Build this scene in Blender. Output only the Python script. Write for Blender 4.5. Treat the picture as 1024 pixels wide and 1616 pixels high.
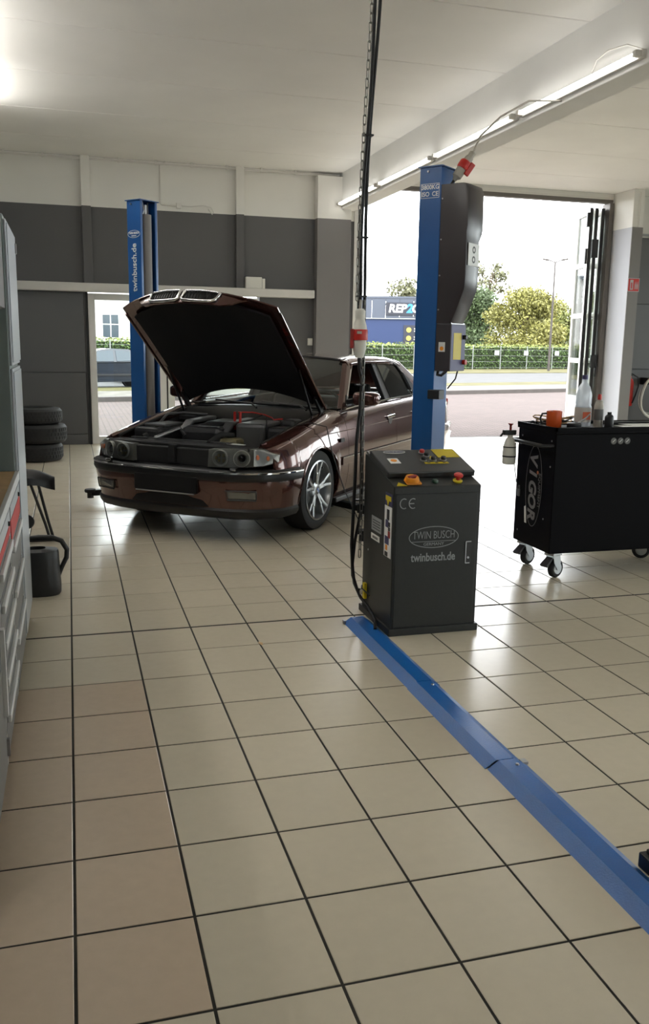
import bpy, bmesh, math, random
from mathutils import Vector, Matrix
random.seed(7)
for o in list(bpy.data.objects): bpy.data.objects.remove(o)
SC = bpy.context.scene
COL = SC.collection
sin, cos, pi = math.sin, math.cos, math.pi

# ------------------------------------------------------------------ camera
F_PX, PITCH, YAW, ROLL = 1381.1, 0.18922, 0.28268, 0.0159
CAM = Vector((0.0407, -4.5998, 1.5293))
_fw = Vector((sin(YAW)*cos(PITCH), cos(YAW)*cos(PITCH), -sin(PITCH)))
_rt = Vector((cos(YAW), -sin(YAW), 0)); _up = _rt.cross(_fw)
_r = cos(ROLL)*_rt + sin(ROLL)*_up; _u = -sin(ROLL)*_rt + cos(ROLL)*_up
cd = bpy.data.cameras.new('camera'); cam = bpy.data.objects.new('camera', cd); COL.objects.link(cam)
cd.sensor_fit = 'HORIZONTAL'; cd.sensor_width = 36; cd.lens = 36*F_PX/1024; cd.clip_end = 400
m3 = Matrix((_r, _u, -_fw)).transposed()
cam.matrix_world = Matrix.Translation(CAM) @ m3.to_4x4()
SC.camera = cam

# ------------------------------------------------------------------ sky, exposure
w = bpy.data.worlds.new('world'); SC.world = w; w.use_nodes = True
bg = w.node_tree.nodes['Background']
bg.inputs[0].default_value = (0.95, 0.975, 1.0, 1); bg.inputs[1].default_value = 6.0      # flat overcast sky
vs = SC.view_settings
vs.view_transform = 'Standard'; vs.look = 'None'; vs.gamma = 1; vs.use_curve_mapping = False; vs.exposure = 0.62
TUBE_POWER = 5.0

# ------------------------------------------------------------------ helpers
def lin(c):
    c = c/255.0
    return c/12.92 if c <= .04045 else ((c+.055)/1.055)**2.4
def rgb(r, g, b): return (lin(r), lin(g), lin(b), 1)
MATS = {}
def mat(name, col, rough=.5, metal=0, spec=.5, noise=0.0, nscale=6.0, bump=0.0, bscale=80.0, coat=0.0, rand=0.0, island=0.0, rnoise=0.0, emit=0.0, sheen=0.0, world=False):
    m = bpy.data.materials.new(name); m.use_nodes = True; nt = m.node_tree; N = nt.nodes; L = nt.links
    p = N['Principled BSDF']; MATS[name] = m
    p.inputs['Base Color'].default_value = col; p.inputs['Roughness'].default_value = rough
    p.inputs['Metallic'].default_value = metal; p.inputs['Specular IOR Level'].default_value = spec
    p.inputs['Coat Weight'].default_value = coat; p.inputs['Coat Roughness'].default_value = .04
    p.inputs['Sheen Weight'].default_value = sheen
    tc = N.new('ShaderNodeTexCoord')
    src = None
    if noise or rand or island or rnoise:
        val = None
        if noise or rnoise:
            n = N.new('ShaderNodeTexNoise'); n.inputs['Scale'].default_value = nscale; n.inputs['Detail'].default_value = 5
            L.new(N.new('ShaderNodeNewGeometry').outputs['Position'] if world else tc.outputs['Object'], n.inputs['Vector'])
            mr = N.new('ShaderNodeMapRange'); mr.inputs[1].default_value = .3; mr.inputs[2].default_value = .7
            mr.inputs[3].default_value = 1-noise; mr.inputs[4].default_value = 1+noise
            L.new(n.outputs[0], mr.inputs[0]); val = mr.outputs[0]
            if rnoise:
                r2 = N.new('ShaderNodeMapRange'); r2.inputs[1].default_value = .3; r2.inputs[2].default_value = .7
                r2.inputs[3].default_value = max(.02, rough-rnoise); r2.inputs[4].default_value = min(1, rough+rnoise)
                L.new(n.outputs[0], r2.inputs[0]); L.new(r2.outputs[0], p.inputs['Roughness'])
        for amt, nodet, outn in ((rand, 'ShaderNodeObjectInfo', 'Random'), (island, 'ShaderNodeNewGeometry', 'Random Per Island')):
            if amt:
                g = N.new(nodet); mr = N.new('ShaderNodeMapRange'); mr.inputs[3].default_value = 1-amt; mr.inputs[4].default_value = 1+amt
                L.new(g.outputs[outn], mr.inputs[0])
                if val is None: val = mr.outputs[0]
                else:
                    mu = N.new('ShaderNodeMath'); mu.operation = 'MULTIPLY'; L.new(val, mu.inputs[0]); L.new(mr.outputs[0], mu.inputs[1]); val = mu.outputs[0]
        vm = N.new('ShaderNodeVectorMath'); vm.operation = 'SCALE'; vm.inputs[0].default_value = col[:3]
        L.new(val, vm.inputs['Scale']); L.new(vm.outputs[0], p.inputs['Base Color'])
    if bump:
        n2 = N.new('ShaderNodeTexNoise'); n2.inputs['Scale'].default_value = bscale; n2.inputs['Detail'].default_value = 3
        L.new(tc.outputs['Object'], n2.inputs['Vector'])
        b = N.new('ShaderNodeBump'); b.inputs['Strength'].default_value = bump; b.inputs['Distance'].default_value = .01
        L.new(n2.outputs[0], b.inputs['Height']); L.new(b.outputs[0], p.inputs['Normal'])
    if emit:
        p.inputs['Emission Color'].default_value = col; p.inputs['Emission Strength'].default_value = emit
    return m
def glass(name, tint, refl=1.0, rough=.02):
    m = bpy.data.materials.new(name); m.use_nodes = True; nt = m.node_tree; N = nt.nodes; L = nt.links
    N.remove(N['Principled BSDF']); out = N['Material Output']
    t = N.new('ShaderNodeBsdfTransparent'); t.inputs[0].default_value = tint
    g = N.new('ShaderNodeBsdfGlossy'); g.inputs['Roughness'].default_value = rough
    f = N.new('ShaderNodeFresnel'); f.inputs[0].default_value = 1.5
    mu = N.new('ShaderNodeMath'); mu.operation = 'MULTIPLY'; mu.inputs[1].default_value = refl; mu.use_clamp = True
    mx = N.new('ShaderNodeMixShader'); L.new(f.outputs[0], mu.inputs[0]); L.new(mu.outputs[0], mx.inputs[0])
    L.new(t.outputs[0], mx.inputs[1]); L.new(g.outputs[0], mx.inputs[2]); L.new(mx.outputs[0], out.inputs[0]); MATS[name] = m
    return m

class MB:
    def __init__(s): s.v = []; s.f = []
    def add(s, vs, fs):
        b = len(s.v); s.v += [tuple(x) for x in vs]; s.f += [tuple(b+i for i in f) for f in fs]; return s
    def box(s, x0, x1, y0, y1, z0, z1, M=None):
        vs = [Vector((x, y, z)) for x in (x0, x1) for y in (y0, y1) for z in (z0, z1)]
        if M: vs = [M @ q for q in vs]
        return s.add(vs, [(0,1,3,2),(4,6,7,5),(0,4,5,1),(2,3,7,6),(0,2,6,4),(1,5,7,3)])
    def bar(s, a, b, w_, h, up=(0,0,1)):
        a = Vector(a); b = Vector(b); d = (b-a); u = Vector(up); x = d.cross(u)
        if x.length < 1e-6: x = d.cross(Vector((1,0,0)))
        x.normalize(); y = x.cross(d).normalized(); x *= w_/2; y *= h/2
        vs = [a-x-y, a+x-y, a+x+y, a-x+y, b-x-y, b+x-y, b+x+y, b-x+y]
        return s.add(vs, [(3,2,1,0),(4,5,6,7),(0,1,5,4),(1,2,6,5),(2,3,7,6),(3,0,4,7)])
    def tube(s, pts, r, n=8, closed=False, caps=True):
        pts = [Vector(p) for p in pts]; m = len(pts); rings = []
        rr = r if isinstance(r, (list, tuple)) else [r]*m
        prev = None
        for i, p in enumerate(pts):
            if closed: t = pts[(i+1) % m]-pts[i-1]
            else: t = pts[min(i+1, m-1)]-pts[max(i-1, 0)]
            if t.length < 1e-9: t = Vector((0,0,1))
            t.normalize()
            if prev is None:
                a = t.cross(Vector((0,0,1)))
                if a.length < 1e-3: a = t.cross(Vector((0,1,0)))
            else: a = prev - t*prev.dot(t)
            a.normalize(); prev = a; b = t.cross(a)
            rings.append([p + (a*cos(2*pi*k/n)+b*sin(2*pi*k/n))*rr[i] for k in range(n)])
        vs = [q for R_ in rings for q in R_]; fs = []
        for i in range(m if closed else m-1):
            j = (i+1) % m
            for k in range(n): fs.append((i*n+k, i*n+(k+1) % n, j*n+(k+1) % n, j*n+k))
        if caps and not closed: fs += [tuple(reversed(range(n))), tuple((m-1)*n+k for k in range(n))]
        return s.add(vs, fs)
    def lathe(s, prof, n=24, M=None, closed=False, caps=True):
        # prof: list of (r, h); axis +Z
        vs = []; fs = []; m = len(prof)
        for r, h in prof:
            for k in range(n): vs.append(Vector((r*cos(2*pi*k/n), r*sin(2*pi*k/n), h)))
        if M: vs = [M @ q for q in vs]
        for i in range(m if closed else m-1):
            j = (i+1) % m
            for k in range(n): fs.append((i*n+k, i*n+(k+1) % n, j*n+(k+1) % n, j*n+k))
        if not closed and caps:
            if prof[0][0] > 1e-6: fs.append(tuple(reversed(range(n))))
            if prof[-1][0] > 1e-6: fs.append(tuple((m-1)*n+k for k in range(n)))
        return s.add(vs, fs)
    def prism(s, poly, h0, h1, M=None):
        # poly (x,y) extruded along z
        n = len(poly)
        vs = [Vector((x, y, h0)) for x, y in poly]+[Vector((x, y, h1)) for x, y in poly]
        if M: vs = [M @ q for q in vs]
        return s.add(vs, [tuple(reversed(range(n))), tuple(range(n, 2*n))]+[(i, (i+1) % n, n+(i+1) % n, n+i) for i in range(n)])
    def grid(s, rows):
        n = len(rows[0]); m = len(rows)
        return s.add([q for r in rows for q in r], [(i*n+k, i*n+k+1, (i+1)*n+k+1, (i+1)*n+k) for i in range(m-1) for k in range(n-1)])
    def shell(s, rows, off):
        # closed thick sheet; off is a vector or function(i,k)->vector
        n = len(rows[0]); m = len(rows)
        top = [Vector(q) for r in rows for q in r]
        bot = [Vector(rows[i][k]) + (off(i, k) if callable(off) else Vector(off)) for i in range(m) for k in range(n)]
        fs = []
        N_ = n*m
        for i in range(m-1):
            for k in range(n-1):
                a, b, c, d = i*n+k, i*n+k+1, (i+1)*n+k+1, (i+1)*n+k
                fs += [(a, b, c, d), (N_+d, N_+c, N_+b, N_+a)]
        for k in range(n-1):
            fs.append((k+1, k, N_+k, N_+k+1)); a = (m-1)*n+k; fs.append((a, a+1, N_+a+1, N_+a))
        for i in range(m-1):
            a, b = i*n, (i+1)*n; fs.append((a, b, N_+b, N_+a)); a, b = i*n+n-1, (i+1)*n+n-1; fs.append((b, a, N_+a, N_+b))
        return s.add(top+bot, fs)
    def mesh(s, name, fix=True):
        me = bpy.data.meshes.new(name); me.from_pydata([tuple(q) for q in s.v], [], s.f); me.validate()
        if fix:
            bm = bmesh.new(); bm.from_mesh(me); bmesh.ops.recalc_face_normals(bm, faces=bm.faces); bm.to_mesh(me); bm.free()
        return me
    def build(s, name, material, parent=None, smooth=None, bevel=0, loc=None, rz=None, fix=True, seg=2):
        me = s.mesh(name, fix)
        if smooth is not None:
            me.shade_smooth(); me.set_sharp_from_angle(angle=math.radians(smooth))
        o = bpy.data.objects.new(name, me); COL.objects.link(o)
        me.materials.append(MATS[material] if isinstance(material, str) else material)
        if parent: o.parent = parent
        if loc: o.location = loc
        if rz is not None: o.rotation_euler = (0, 0, rz)
        if bevel:
            b = o.modifiers.new('bevel', 'BEVEL'); b.width = bevel; b.segments = seg; b.limit_method = 'ANGLE'; b.angle_limit = math.radians(40)
        return o
def tag(o, label, cat=None, group=None, kind=None):
    o['label'] = label
    if cat: o['category'] = cat
    if group: o['group'] = group
    if kind: o['kind'] = kind
    return o
def thing(name, label, cat, loc=(0,0,0), rz=0, group=None):
    o = bpy.data.objects.new(name, None); COL.objects.link(o); o.location = loc; o.rotation_euler = (0, 0, rz); o.empty_display_size = .1
    return tag(o, label, cat, group)
def struct(o, label=None):
    o['kind'] = 'structure'
    if label: o['label'] = label
    return o
def copy_tree(o, parent=None):
    c = o.copy(); COL.objects.link(c)
    if parent: c.parent = parent
    for ch in list(o.children): copy_tree(ch, c)
    return c
def frame(o, right, up):
    r = Vector(right).normalized(); u = Vector(up).normalized(); n = r.cross(u)
    M = Matrix((r, u, n)).transposed().to_4x4(); M.translation = Vector(o); return M
def text(s, size, material, parent, o, right, up, depth=.002, bold=0.0, sx=1.0, name='lettering', align='CENTER', shear=0.0, space=1.0):
    cu = bpy.data.curves.new('t', 'FONT'); cu.body = s; cu.size = size; cu.extrude = depth/2; cu.offset = bold; cu.align_x = align; cu.align_y = 'CENTER'
    cu.resolution_u = 3; cu.shear = shear; cu.space_character = space
    t = bpy.data.objects.new('t', cu); COL.objects.link(t); dg = bpy.context.evaluated_depsgraph_get(); dg.update()
    me = bpy.data.meshes.new_from_object(t.evaluated_get(dg)); bpy.data.objects.remove(t); bpy.data.curves.remove(cu)
    M = frame(o, right, up)
    me.transform(M @ Matrix.Diagonal((sx, 1, 1, 1))); me.materials.clear(); me.materials.append(MATS[material]); me.name = name
    ob = bpy.data.objects.new(name, me); COL.objects.link(ob)
    if parent: ob.parent = parent
    return ob
def interp(x, pts):
    if x <= pts[0][0]: return pts[0][1]
    for (a, b), (c, d) in zip(pts, pts[1:]):
        if x <= c: return b+(d-b)*(x-a)/(c-a)
    return pts[-1][1]
RX = lambda a: Matrix.Rotation(a, 4, 'X')
RY = lambda a: Matrix.Rotation(a, 4, 'Y')
RZ = lambda a: Matrix.Rotation(a, 4, 'Z')
T = lambda x, y, z: Matrix.Translation((x, y, z))

# ------------------------------------------------------------------ materials
mat('tile', rgb(208,198,177), .24, noise=.02, nscale=22, rand=.03, world=True)
mat('tile_warm', rgb(200,181,159), .27, noise=.03, nscale=22, rand=.02, world=True)
mat('tile_far', rgb(208,198,177), .24, noise=.02, nscale=22, island=.03, world=True)
mat('grout', rgb(48,46,40), .9, noise=.2, nscale=30)
mat('white_paint', rgb(238,237,233), .75, noise=.025, nscale=2.0)
mat('ceiling_paint', rgb(240,238,233), .7, noise=.03, nscale=1.2)
mat('grey_paint', rgb(98,97,97), .6, noise=.04, nscale=2.0)
mat('grey_panel', rgb(92,92,92), .5, noise=.03, nscale=2.0)
mat('column_grey', rgb(122,119,117), .6, noise=.03, nscale=2.0)
mat('lintel', rgb(206,203,196), .5, noise=.04, nscale=3)
mat('frame_white', rgb(222,220,214), .4)
mat('dark_steel', rgb(104,99,94), .5, metal=.3)
mat('gasket', rgb(22,22,23), .6)
mat('conduit', rgb(214,211,204), .5)
mat('lift_blue', rgb(26,84,148), .33, noise=.03, nscale=3, coat=.15)
mat('duct_blue', rgb(20,96,172), .3, noise=.05, nscale=12, bump=.12, bscale=160)
mat('unit_grey', rgb(47,48,47), .42, spec=.3, noise=.05, nscale=60)
mat('unit_lid', rgb(50,51,51), .4)
mat('print_grey', rgb(150,152,152), .5)
mat('print_white', rgb(232,232,230), .5)
mat('yellow_print', rgb(204,182,28), .5)
mat('orange_part', rgb(240,150,30), .4)
mat('red_plastic', rgb(188,40,32), .4)
mat('red_dark', rgb(150,36,30), .45)
mat('plug_white', rgb(214,212,202), .45)
mat('plug_grey', rgb(170,164,152), .5)
mat('black_plastic', rgb(24,24,26), .45)
mat('black_gloss', rgb(14,14,16), .2)
mat('cable_black', rgb(16,16,17), .5)
mat('chain_metal', rgb(120,118,112), .35, metal=.9)
mat('cover_black', rgb(54,48,50), .3, noise=.03, nscale=3)
mat('box_grey', rgb(58,54,58), .35)
mat('label_blue', rgb(70,67,108), .5)
mat('steel', rgb(170,170,172), .3, metal=.9)
mat('chrome', rgb(225,225,225), .1, metal=1)
mat('aluminium', rgb(180,182,184), .32, metal=.85)
mat('spindle_grey', rgb(120,116,112), .5)
mat('cart_black', rgb(12,11,14), .5, spec=.08)
mat('cart_print', rgb(120,118,118), .5)
mat('rubber', rgb(28,28,28), .75, noise=.1, nscale=20)
mat('tyre_rubber', rgb(40,41,41), .7, noise=.1, nscale=16)
mat('car_paint', rgb(80,44,37), .22, metal=.55, coat=1.0, noise=.03, nscale=40)
mat('car_black', rgb(14,14,16), .45)
mat('hood_liner', rgb(15,15,18), .85)
mat('bay_black', rgb(26,26,27), .6, noise=.2, nscale=12)
mat('engine_grey', rgb(92,92,92), .35, metal=.4)
mat('engine_dark', rgb(40,40,42), .4)
mat('fluid_yellow', rgb(120,112,80), .5)
mat('lamp_reflector', rgb(168,170,164), .4, coat=.4)
mat('fog_glass', rgb(104,104,98), .12, metal=.4, coat=1)
mat('rim_silver', rgb(176,178,180), .28, metal=.85)
mat('indicator_orange', rgb(190,104,60), .3)
mat('indicator_clear', rgb(200,200,196), .2, metal=.3, coat=.5)
mat('lamp_housing', rgb(108,108,102), .3)
mat('leather', rgb(42,38,36), .55)
mat('locker_grey', rgb(176,180,184), .35, metal=.2)
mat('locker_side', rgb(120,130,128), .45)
mat('drawer_grey', rgb(104,103,100), .4)
mat('handle_alu', rgb(214,214,212), .35, metal=.3)
mat('overhead_brown', rgb(84,78,74), .5)
mat('wood', rgb(196,160,112), .45, noise=.12, nscale=9)
mat('brown_wood', rgb(92,66,48), .6, noise=.15, nscale=8)
mat('mug_orange', rgb(214,88,36), .35)
mat('paper', rgb(226,226,222), .7)
mat('bottle_label', rgb(206,200,192), .6)
mat('sign_red', rgb(190,44,40), .5)
mat('stool_black', rgb(20,20,21), .45)
mat('can_black', rgb(38,38,39), .42, noise=.06, nscale=20)
mat('tube_light', (1, .985, .95, 1), .5, emit=TUBE_POWER)
mat('tube_light_strong', (1, .985, .96, 1), .5, emit=TUBE_POWER*6)
mat('pave', rgb(186,172,163), .85, noise=.06, nscale=.6)
mat('kerb', rgb(74,70,67), .85, spec=.1, noise=.1, nscale=3)
mat('grass', rgb(80,77,52), .95, spec=.1, noise=.25, nscale=.7)
mat('asphalt', rgb(76,76,76), .9, spec=.1, noise=.08, nscale=1.5)
mat('gravel', rgb(93,90,84), .95, spec=.1, noise=.25, nscale=2.0)
mat('hedge_core', rgb(29,39,16), 1)
mat('hedge_leaf', rgb(63,84,38), .7, island=.45)
mat('hedge_top', rgb(105,115,51), .7, island=.3)
mat('leaf_dark', rgb(67,82,49), .7, island=.4)
mat('leaf_yellow', rgb(113,111,55), .7, island=.35)
mat('leaf_mid', rgb(101,106,53), .7, island=.4)
mat('leaf_olive', rgb(93,94,68), .7, island=.3)
mat('bark', rgb(92,78,62), .9, noise=.2, nscale=5)
mat('fence_wire', rgb(131,134,131), .5, metal=.3)
mat('bld_grey', rgb(61,67,79), .6)
mat('bld_blue', rgb(12,36,76), .6)
mat('bld_white', rgb(168,166,163), .7)
mat('sign_dark', rgb(20,23,36), .5)
mat('sign_white', rgb(170,170,170), .4)
mat('sign_cyan', rgb(38,111,157), .4)
mat('sign_yellow', rgb(153,139,63), .5)
mat('window_dark', rgb(51,61,68), .15)
mat('sedan_dark', rgb(21,29,39), .25, metal=.3, coat=.8)
mat('sedan_white', rgb(183,183,183), .25, coat=.6)
mat('emblem_blue', rgb(40,90,170), .3)
mat('led_green', rgb(40,70,54), .3)
glass('pane', (.93,.96,.95,1), .8)
glass('car_glass', (.82,.90,.88,1), 2.2)
m_ = glass('clear_plastic', (.95,.96,.97,1), .6, .1); N = m_.node_tree.nodes; L = m_.node_tree.links
d_ = N.new('ShaderNodeBsdfTranslucent'); d_.inputs[0].default_value = (.9,.92,.95,1); x_ = N.new('ShaderNodeMixShader'); x_.inputs[0].default_value = .3
old = N['Material Output'].inputs[0].links[0].from_socket; L.new(old, x_.inputs[1]); L.new(d_.outputs[0], x_.inputs[2]); L.new(x_.outputs[0], N['Material Output'].inputs[0])
glass('lamp_lens', (.92,.93,.94,1), 1.0)

# two-tone wall paint (grey dado up to 3.42 m, white above) and brick paving
def two_tone(name, low, high, zsplit):
    m = mat(name, low, .65); N = m.node_tree.nodes; L = m.node_tree.links; p = N['Principled BSDF']
    g = N.new('ShaderNodeNewGeometry'); s = N.new('ShaderNodeSeparateXYZ'); L.new(g.outputs['Position'], s.inputs[0])
    c = N.new('ShaderNodeMath'); c.operation = 'GREATER_THAN'; c.inputs[1].default_value = zsplit; L.new(s.outputs[2], c.inputs[0])
    n = N.new('ShaderNodeTexNoise'); n.inputs['Scale'].default_value = 1.6; L.new(g.outputs['Position'], n.inputs['Vector'])
    mx = N.new('ShaderNodeMix'); mx.data_type = 'RGBA'; mx.inputs[6].default_value = low; mx.inputs[7].default_value = high; L.new(c.outputs[0], mx.inputs[0])
    mr = N.new('ShaderNodeMapRange'); mr.inputs[3].default_value = .94; mr.inputs[4].default_value = 1.06; L.new(n.outputs[0], mr.inputs[0])
    v = N.new('ShaderNodeVectorMath'); v.operation = 'SCALE'; L.new(mx.outputs[2], v.inputs[0]); L.new(mr.outputs[0], v.inputs['Scale']); L.new(v.outputs[0], p.inputs['Base Color'])
    return m
two_tone('wall_two_tone', rgb(92,91,91), rgb(226,224,217), 3.42)
two_tone('pillar_two_tone', rgb(122,119,118), rgb(228,226,220), 3.42)
two_tone('pillar_light', rgb(176,177,182), rgb(228,226,220), 3.5)  # pale tone carries the gate light falling on the pillar's left face
def paving(name, c1, c2, mortar, scale):
    m = mat(name, c1, .9, spec=.08); N = m.node_tree.nodes; L = m.node_tree.links; p = N['Principled BSDF']
    tc = N.new('ShaderNodeTexCoord'); b = N.new('ShaderNodeTexBrick'); b.inputs['Color1'].default_value = c1; b.inputs['Color2'].default_value = c2
    b.inputs['Mortar'].default_value = mortar; b.inputs['Scale'].default_value = scale; b.inputs['Mortar Size'].default_value = .03
    L.new(tc.outputs['Object'], b.inputs['Vector'])
    n = N.new('ShaderNodeTexNoise'); n.inputs['Scale'].default_value = .5; L.new(tc.outputs['Object'], n.inputs['Vector'])
    mr = N.new('ShaderNodeMapRange'); mr.inputs[3].default_value = .88; mr.inputs[4].default_value = 1.12; L.new(n.outputs[0], mr.inputs[0])
    v = N.new('ShaderNodeVectorMath'); v.operation = 'SCALE'; L.new(b.outputs[0], v.inputs[0]); L.new(mr.outputs[0], v.inputs['Scale']); L.new(v.outputs[0], p.inputs['Base Color'])
paving('yard_pavers', rgb(90,80,77), rgb(83,75,72), rgb(64,58,56), 2.4)

# ------------------------------------------------------------------ room shell
TX, TY = .312, .351
X0, X1, Y0, Y1 = -.9, 13.5, -8.5, 9.0
HC = 4.1
fl = struct(MB().box(X0-.3, X1+.3, Y0-.3, Y1+.3, -.2, -.0025).build('floor', 'grout'), 'beige square floor tiles with dark joints in the workshop')
jt = .0042
def tile_mb(cx, cy, mb):
    a, b = TX/2-jt, TY/2-jt; c = .0018
    vs = [(cx+sx*a, cy+sy*b, -.004) for sx, sy in ((-1,-1),(1,-1),(1,1),(-1,1))]
    vs += [(cx+sx*a, cy+sy*b, -c*.6) for sx, sy in ((-1,-1),(1,-1),(1,1),(-1,1))]
    vs += [(cx+sx*(a-c), cy+sy*(b-c), 0) for sx, sy in ((-1,-1),(1,-1),(1,1),(-1,1))]
    fs = [(8,9,10,11)]+[(i, (i+1) % 4, 4+(i+1) % 4, 4+i) for i in range(4)]+[(4+i, 4+(i+1) % 4, 8+(i+1) % 4, 8+i) for i in range(4)]
    mb.add(vs, fs)
def row_y(j):     # rows either side of the wide joint at y = 0
    return (j+.5)*TY + (.008 if j >= 0 else -.008)
cells = []
for i in range(int(X0/TX)-1, int(X1/TX)+1):
    for j in range(int(Y0/TY)-1, int(Y1/TY)+1):
        c = Vector(((i+.5)*TX, row_y(j), 0))
        if c.x < X0 or c.x > X1 or c.y > Y1+.05 or c.y < Y0: continue
        d = c-CAM; zc = d.dot(_fw)
        vis = False
        if zc > .5:
            px_, py_ = 512+F_PX*d.dot(_r)/zc, 808-F_PX*d.dot(_u)/zc
            vis = -60 < px_ < 1090 and 500 < py_ < 1700 and c.x > -.25
        cells.append((0 if vis else 1, d.length, c, i, j))
cells.sort(key=lambda q: (q[0], q[1]))
t0 = MB(); tile_mb(0, 0, t0); tme = t0.mesh('floor_tile'); tme.materials.append(MATS['tile'])
tme2 = t0.mesh('floor_tile'); tme2.materials.append(MATS['tile_warm'])
rest = MB()
for k, (nv, dist, c, i, j) in enumerate(cells):
    if k < 300 and not nv:
        o = bpy.data.objects.new('floor_tile', tme2 if (i <= 0 and j < -2) else tme); COL.objects.link(o); o.location = c; o.parent = fl
    else: tile_mb(c.x, c.y, rest)
o = rest.build('floor_tile_field', 'tile_far', fl, fix=False); o['kind'] = 'stuff'

# ceiling of wide concrete panels
ce = struct(MB().box(X0-.3, X1+.3, Y0-.3, Y1+.3, HC+.03, HC+.3).build('ceiling', 'grout'), 'white painted ceiling of wide concrete panels')
cy = [Y0, -6.7, -5.3, -3.8, -2.4, -.9, .7, 2.15, 3.58, 5.0, 6.45, 7.85, Y1]
for a, b in zip(cy, cy[1:]):
    for xa, xb in ((X0, 4.16), (4.4, 9.1), (9.1, X1)):
        MB().box(xa, xb, a+.006, b-.006, HC, HC+.035).build('ceiling_panel', 'ceiling_paint', ce, bevel=.004, seg=1)
struct(MB().box(4.15, 4.41, Y0, Y1-.001, 3.57, HC+.02).build('trim_1', 'white_paint', bevel=.008), 'white downstand beam carrying the strip lights')

# back wall (the far wall), openings: glass doors x .30-2.9, gate 4.4-8.98
wb = MB()
WT = .24
wb.box(X0, .30, Y1, Y1+WT, 0, HC); wb.box(.30, 2.9, Y1, Y1+WT, 2.24, HC); wb.box(2.9, 4.4, Y1, Y1+WT, 0, HC)
wb.box(4.4, 8.98, Y1, Y1+WT, 4.0, HC); wb.box(8.98, X1, Y1, Y1+WT, 0, HC)
wback = struct(wb.build('wall_back', 'wall_two_tone'), 'far wall painted dark grey below and white above')
for xa, xb in ((.29, .42), (2.52, 2.64)):
    MB().box(xa, xb, Y1-.09, Y1+.01, 2.3, HC).build('pilaster', 'wall_two_tone', wback, bevel=.006)
# sheet panels of the grey wall left of the door
for za, zb in ((.16, 1.06), (1.07, 2.21)):
    MB().box(X0+.02, .27, Y1-.03, Y1+.005, za, zb).build('wall_panel', 'grey_panel', wback, bevel=.004)
MB().box(X0+.02, .27, Y1-.04, Y1+.005, 0, .15).build('wall_plinth', 'grey_panel', wback, bevel=.006)
# light horizontal lintel
tr = struct(MB().box(-.72, 3.72, Y1-.2, Y1-.001, 2.225, 2.345).build('trim_2', 'lintel', bevel=.008), 'pale horizontal lintel boxing across the grey wall')
MB().box(3.712, 3.732, Y1-.17, Y1-.04, 2.24, 2.33).build('end_cap', 'gasket', tr)
# pillar beside the gate
struct(MB().box(3.76, 4.30, Y1-.16, Y1-.001, 0, HC-.06).build('trim_3', 'pillar_two_tone', bevel=.006), 'grey pillar between the lintel and the open gate')
# pillar right of the gate
pr = struct(MB().box(9.0, 9.2, 8.42, Y1-.001, 0, HC-.001).build('trim_4', 'pillar_light', bevel=.006), 'light pillar right of the open gate')
MB().box(9.0, 9.2, 8.405, 8.42, 0, 3.5).build('grey_facing', 'column_grey', pr)  # thin darker slab paints the shade of the front face
# panels on the grey wall right of it
for za, zb in ((0, 1.18), (1.19, 2.3), (2.31, 3.4)):
    MB().box(9.22, X1, Y1-.03, Y1+.005, za, zb).build('wall_panel', 'grey_panel', wback, bevel=.004)
MB().tube([(9.35, 8.93, 3.46), (10.9, 8.93, 3.46)], .02, 8).build('curtain_rail', 'aluminium', wback)
# gate frame
gf = struct(MB().box(4.4, 8.98, Y1-.02, Y1+.1, 3.94, 4.0).build('trim_5', 'dark_steel'), 'dark steel frame around the open gate')
MB().box(8.90, 8.98, Y1-.06, Y1+.16, 0, 3.94).build('frame_post', 'dark_steel', gf)
MB().box(4.40, 4.45, Y1-.02, Y1+.12, 0, 3.94).build('frame_post', 'frame_white', gf)
MB().box(4.5, 8.9, Y1-.03, Y1+.02, 4.0, 4.035).build('track_rail', 'conduit', gf)
# left, right and rear walls
struct(MB().box(X0-.25, X0, Y0-.25, Y1+WT, 0, HC).build('wall_left', 'wall_two_tone'), 'left wall behind the lockers and workbench')
wr = MB()
wr.box(X1, X1+.25, Y0, Y1+WT, 0, .9); wr.box(X1, X1+.25, Y0, Y1+WT, 3.3, HC)
for a, b in ((Y0, -7.6), (-4.4, -3.6), (-.4, .4), (3.6, 4.4), (7.6, Y1+WT)): wr.box(X1, X1+.25, a, b, .9, 3.3)
struct(wr.build('wall_right', 'wall_two_tone'), 'right wall of the workshop with windows')
wf = MB()
wf.box(X0-.25, X1+.25, Y0-.25, Y0, 0, .3); wf.box(X0-.25, X1+.25, Y0-.25, Y0, 3.7, HC)
for a, b in ((X0-.25, 5.6), (7.6, X1+.25)): wf.box(a, b, Y0-.25, Y0, .3, 3.7)
struct(wf.build('wall_front', 'wall_two_tone'), 'front wall behind the viewer with shop windows')
n = 3
for a, b in ((5.6, 7.6),):  # unseen window added behind the viewer as a daylight source
    wn = struct(MB().box(a, b, Y0-.14, Y0-.13, .3, 3.7).build('window_%d' % n, 'pane'), 'tall shop window pane'); n += 1
    f = MB()
    for q in (a, (a+b)/2-.03, b-.06): f.box(q, q+.06, Y0-.17, Y0-.10, .3, 3.7)
    f.box(a, b, Y0-.17, Y0-.10, .3, .36); f.box(a, b, Y0-.17, Y0-.10, 3.64, 3.7); f.build('window_frame', 'frame_white', wn)
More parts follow.
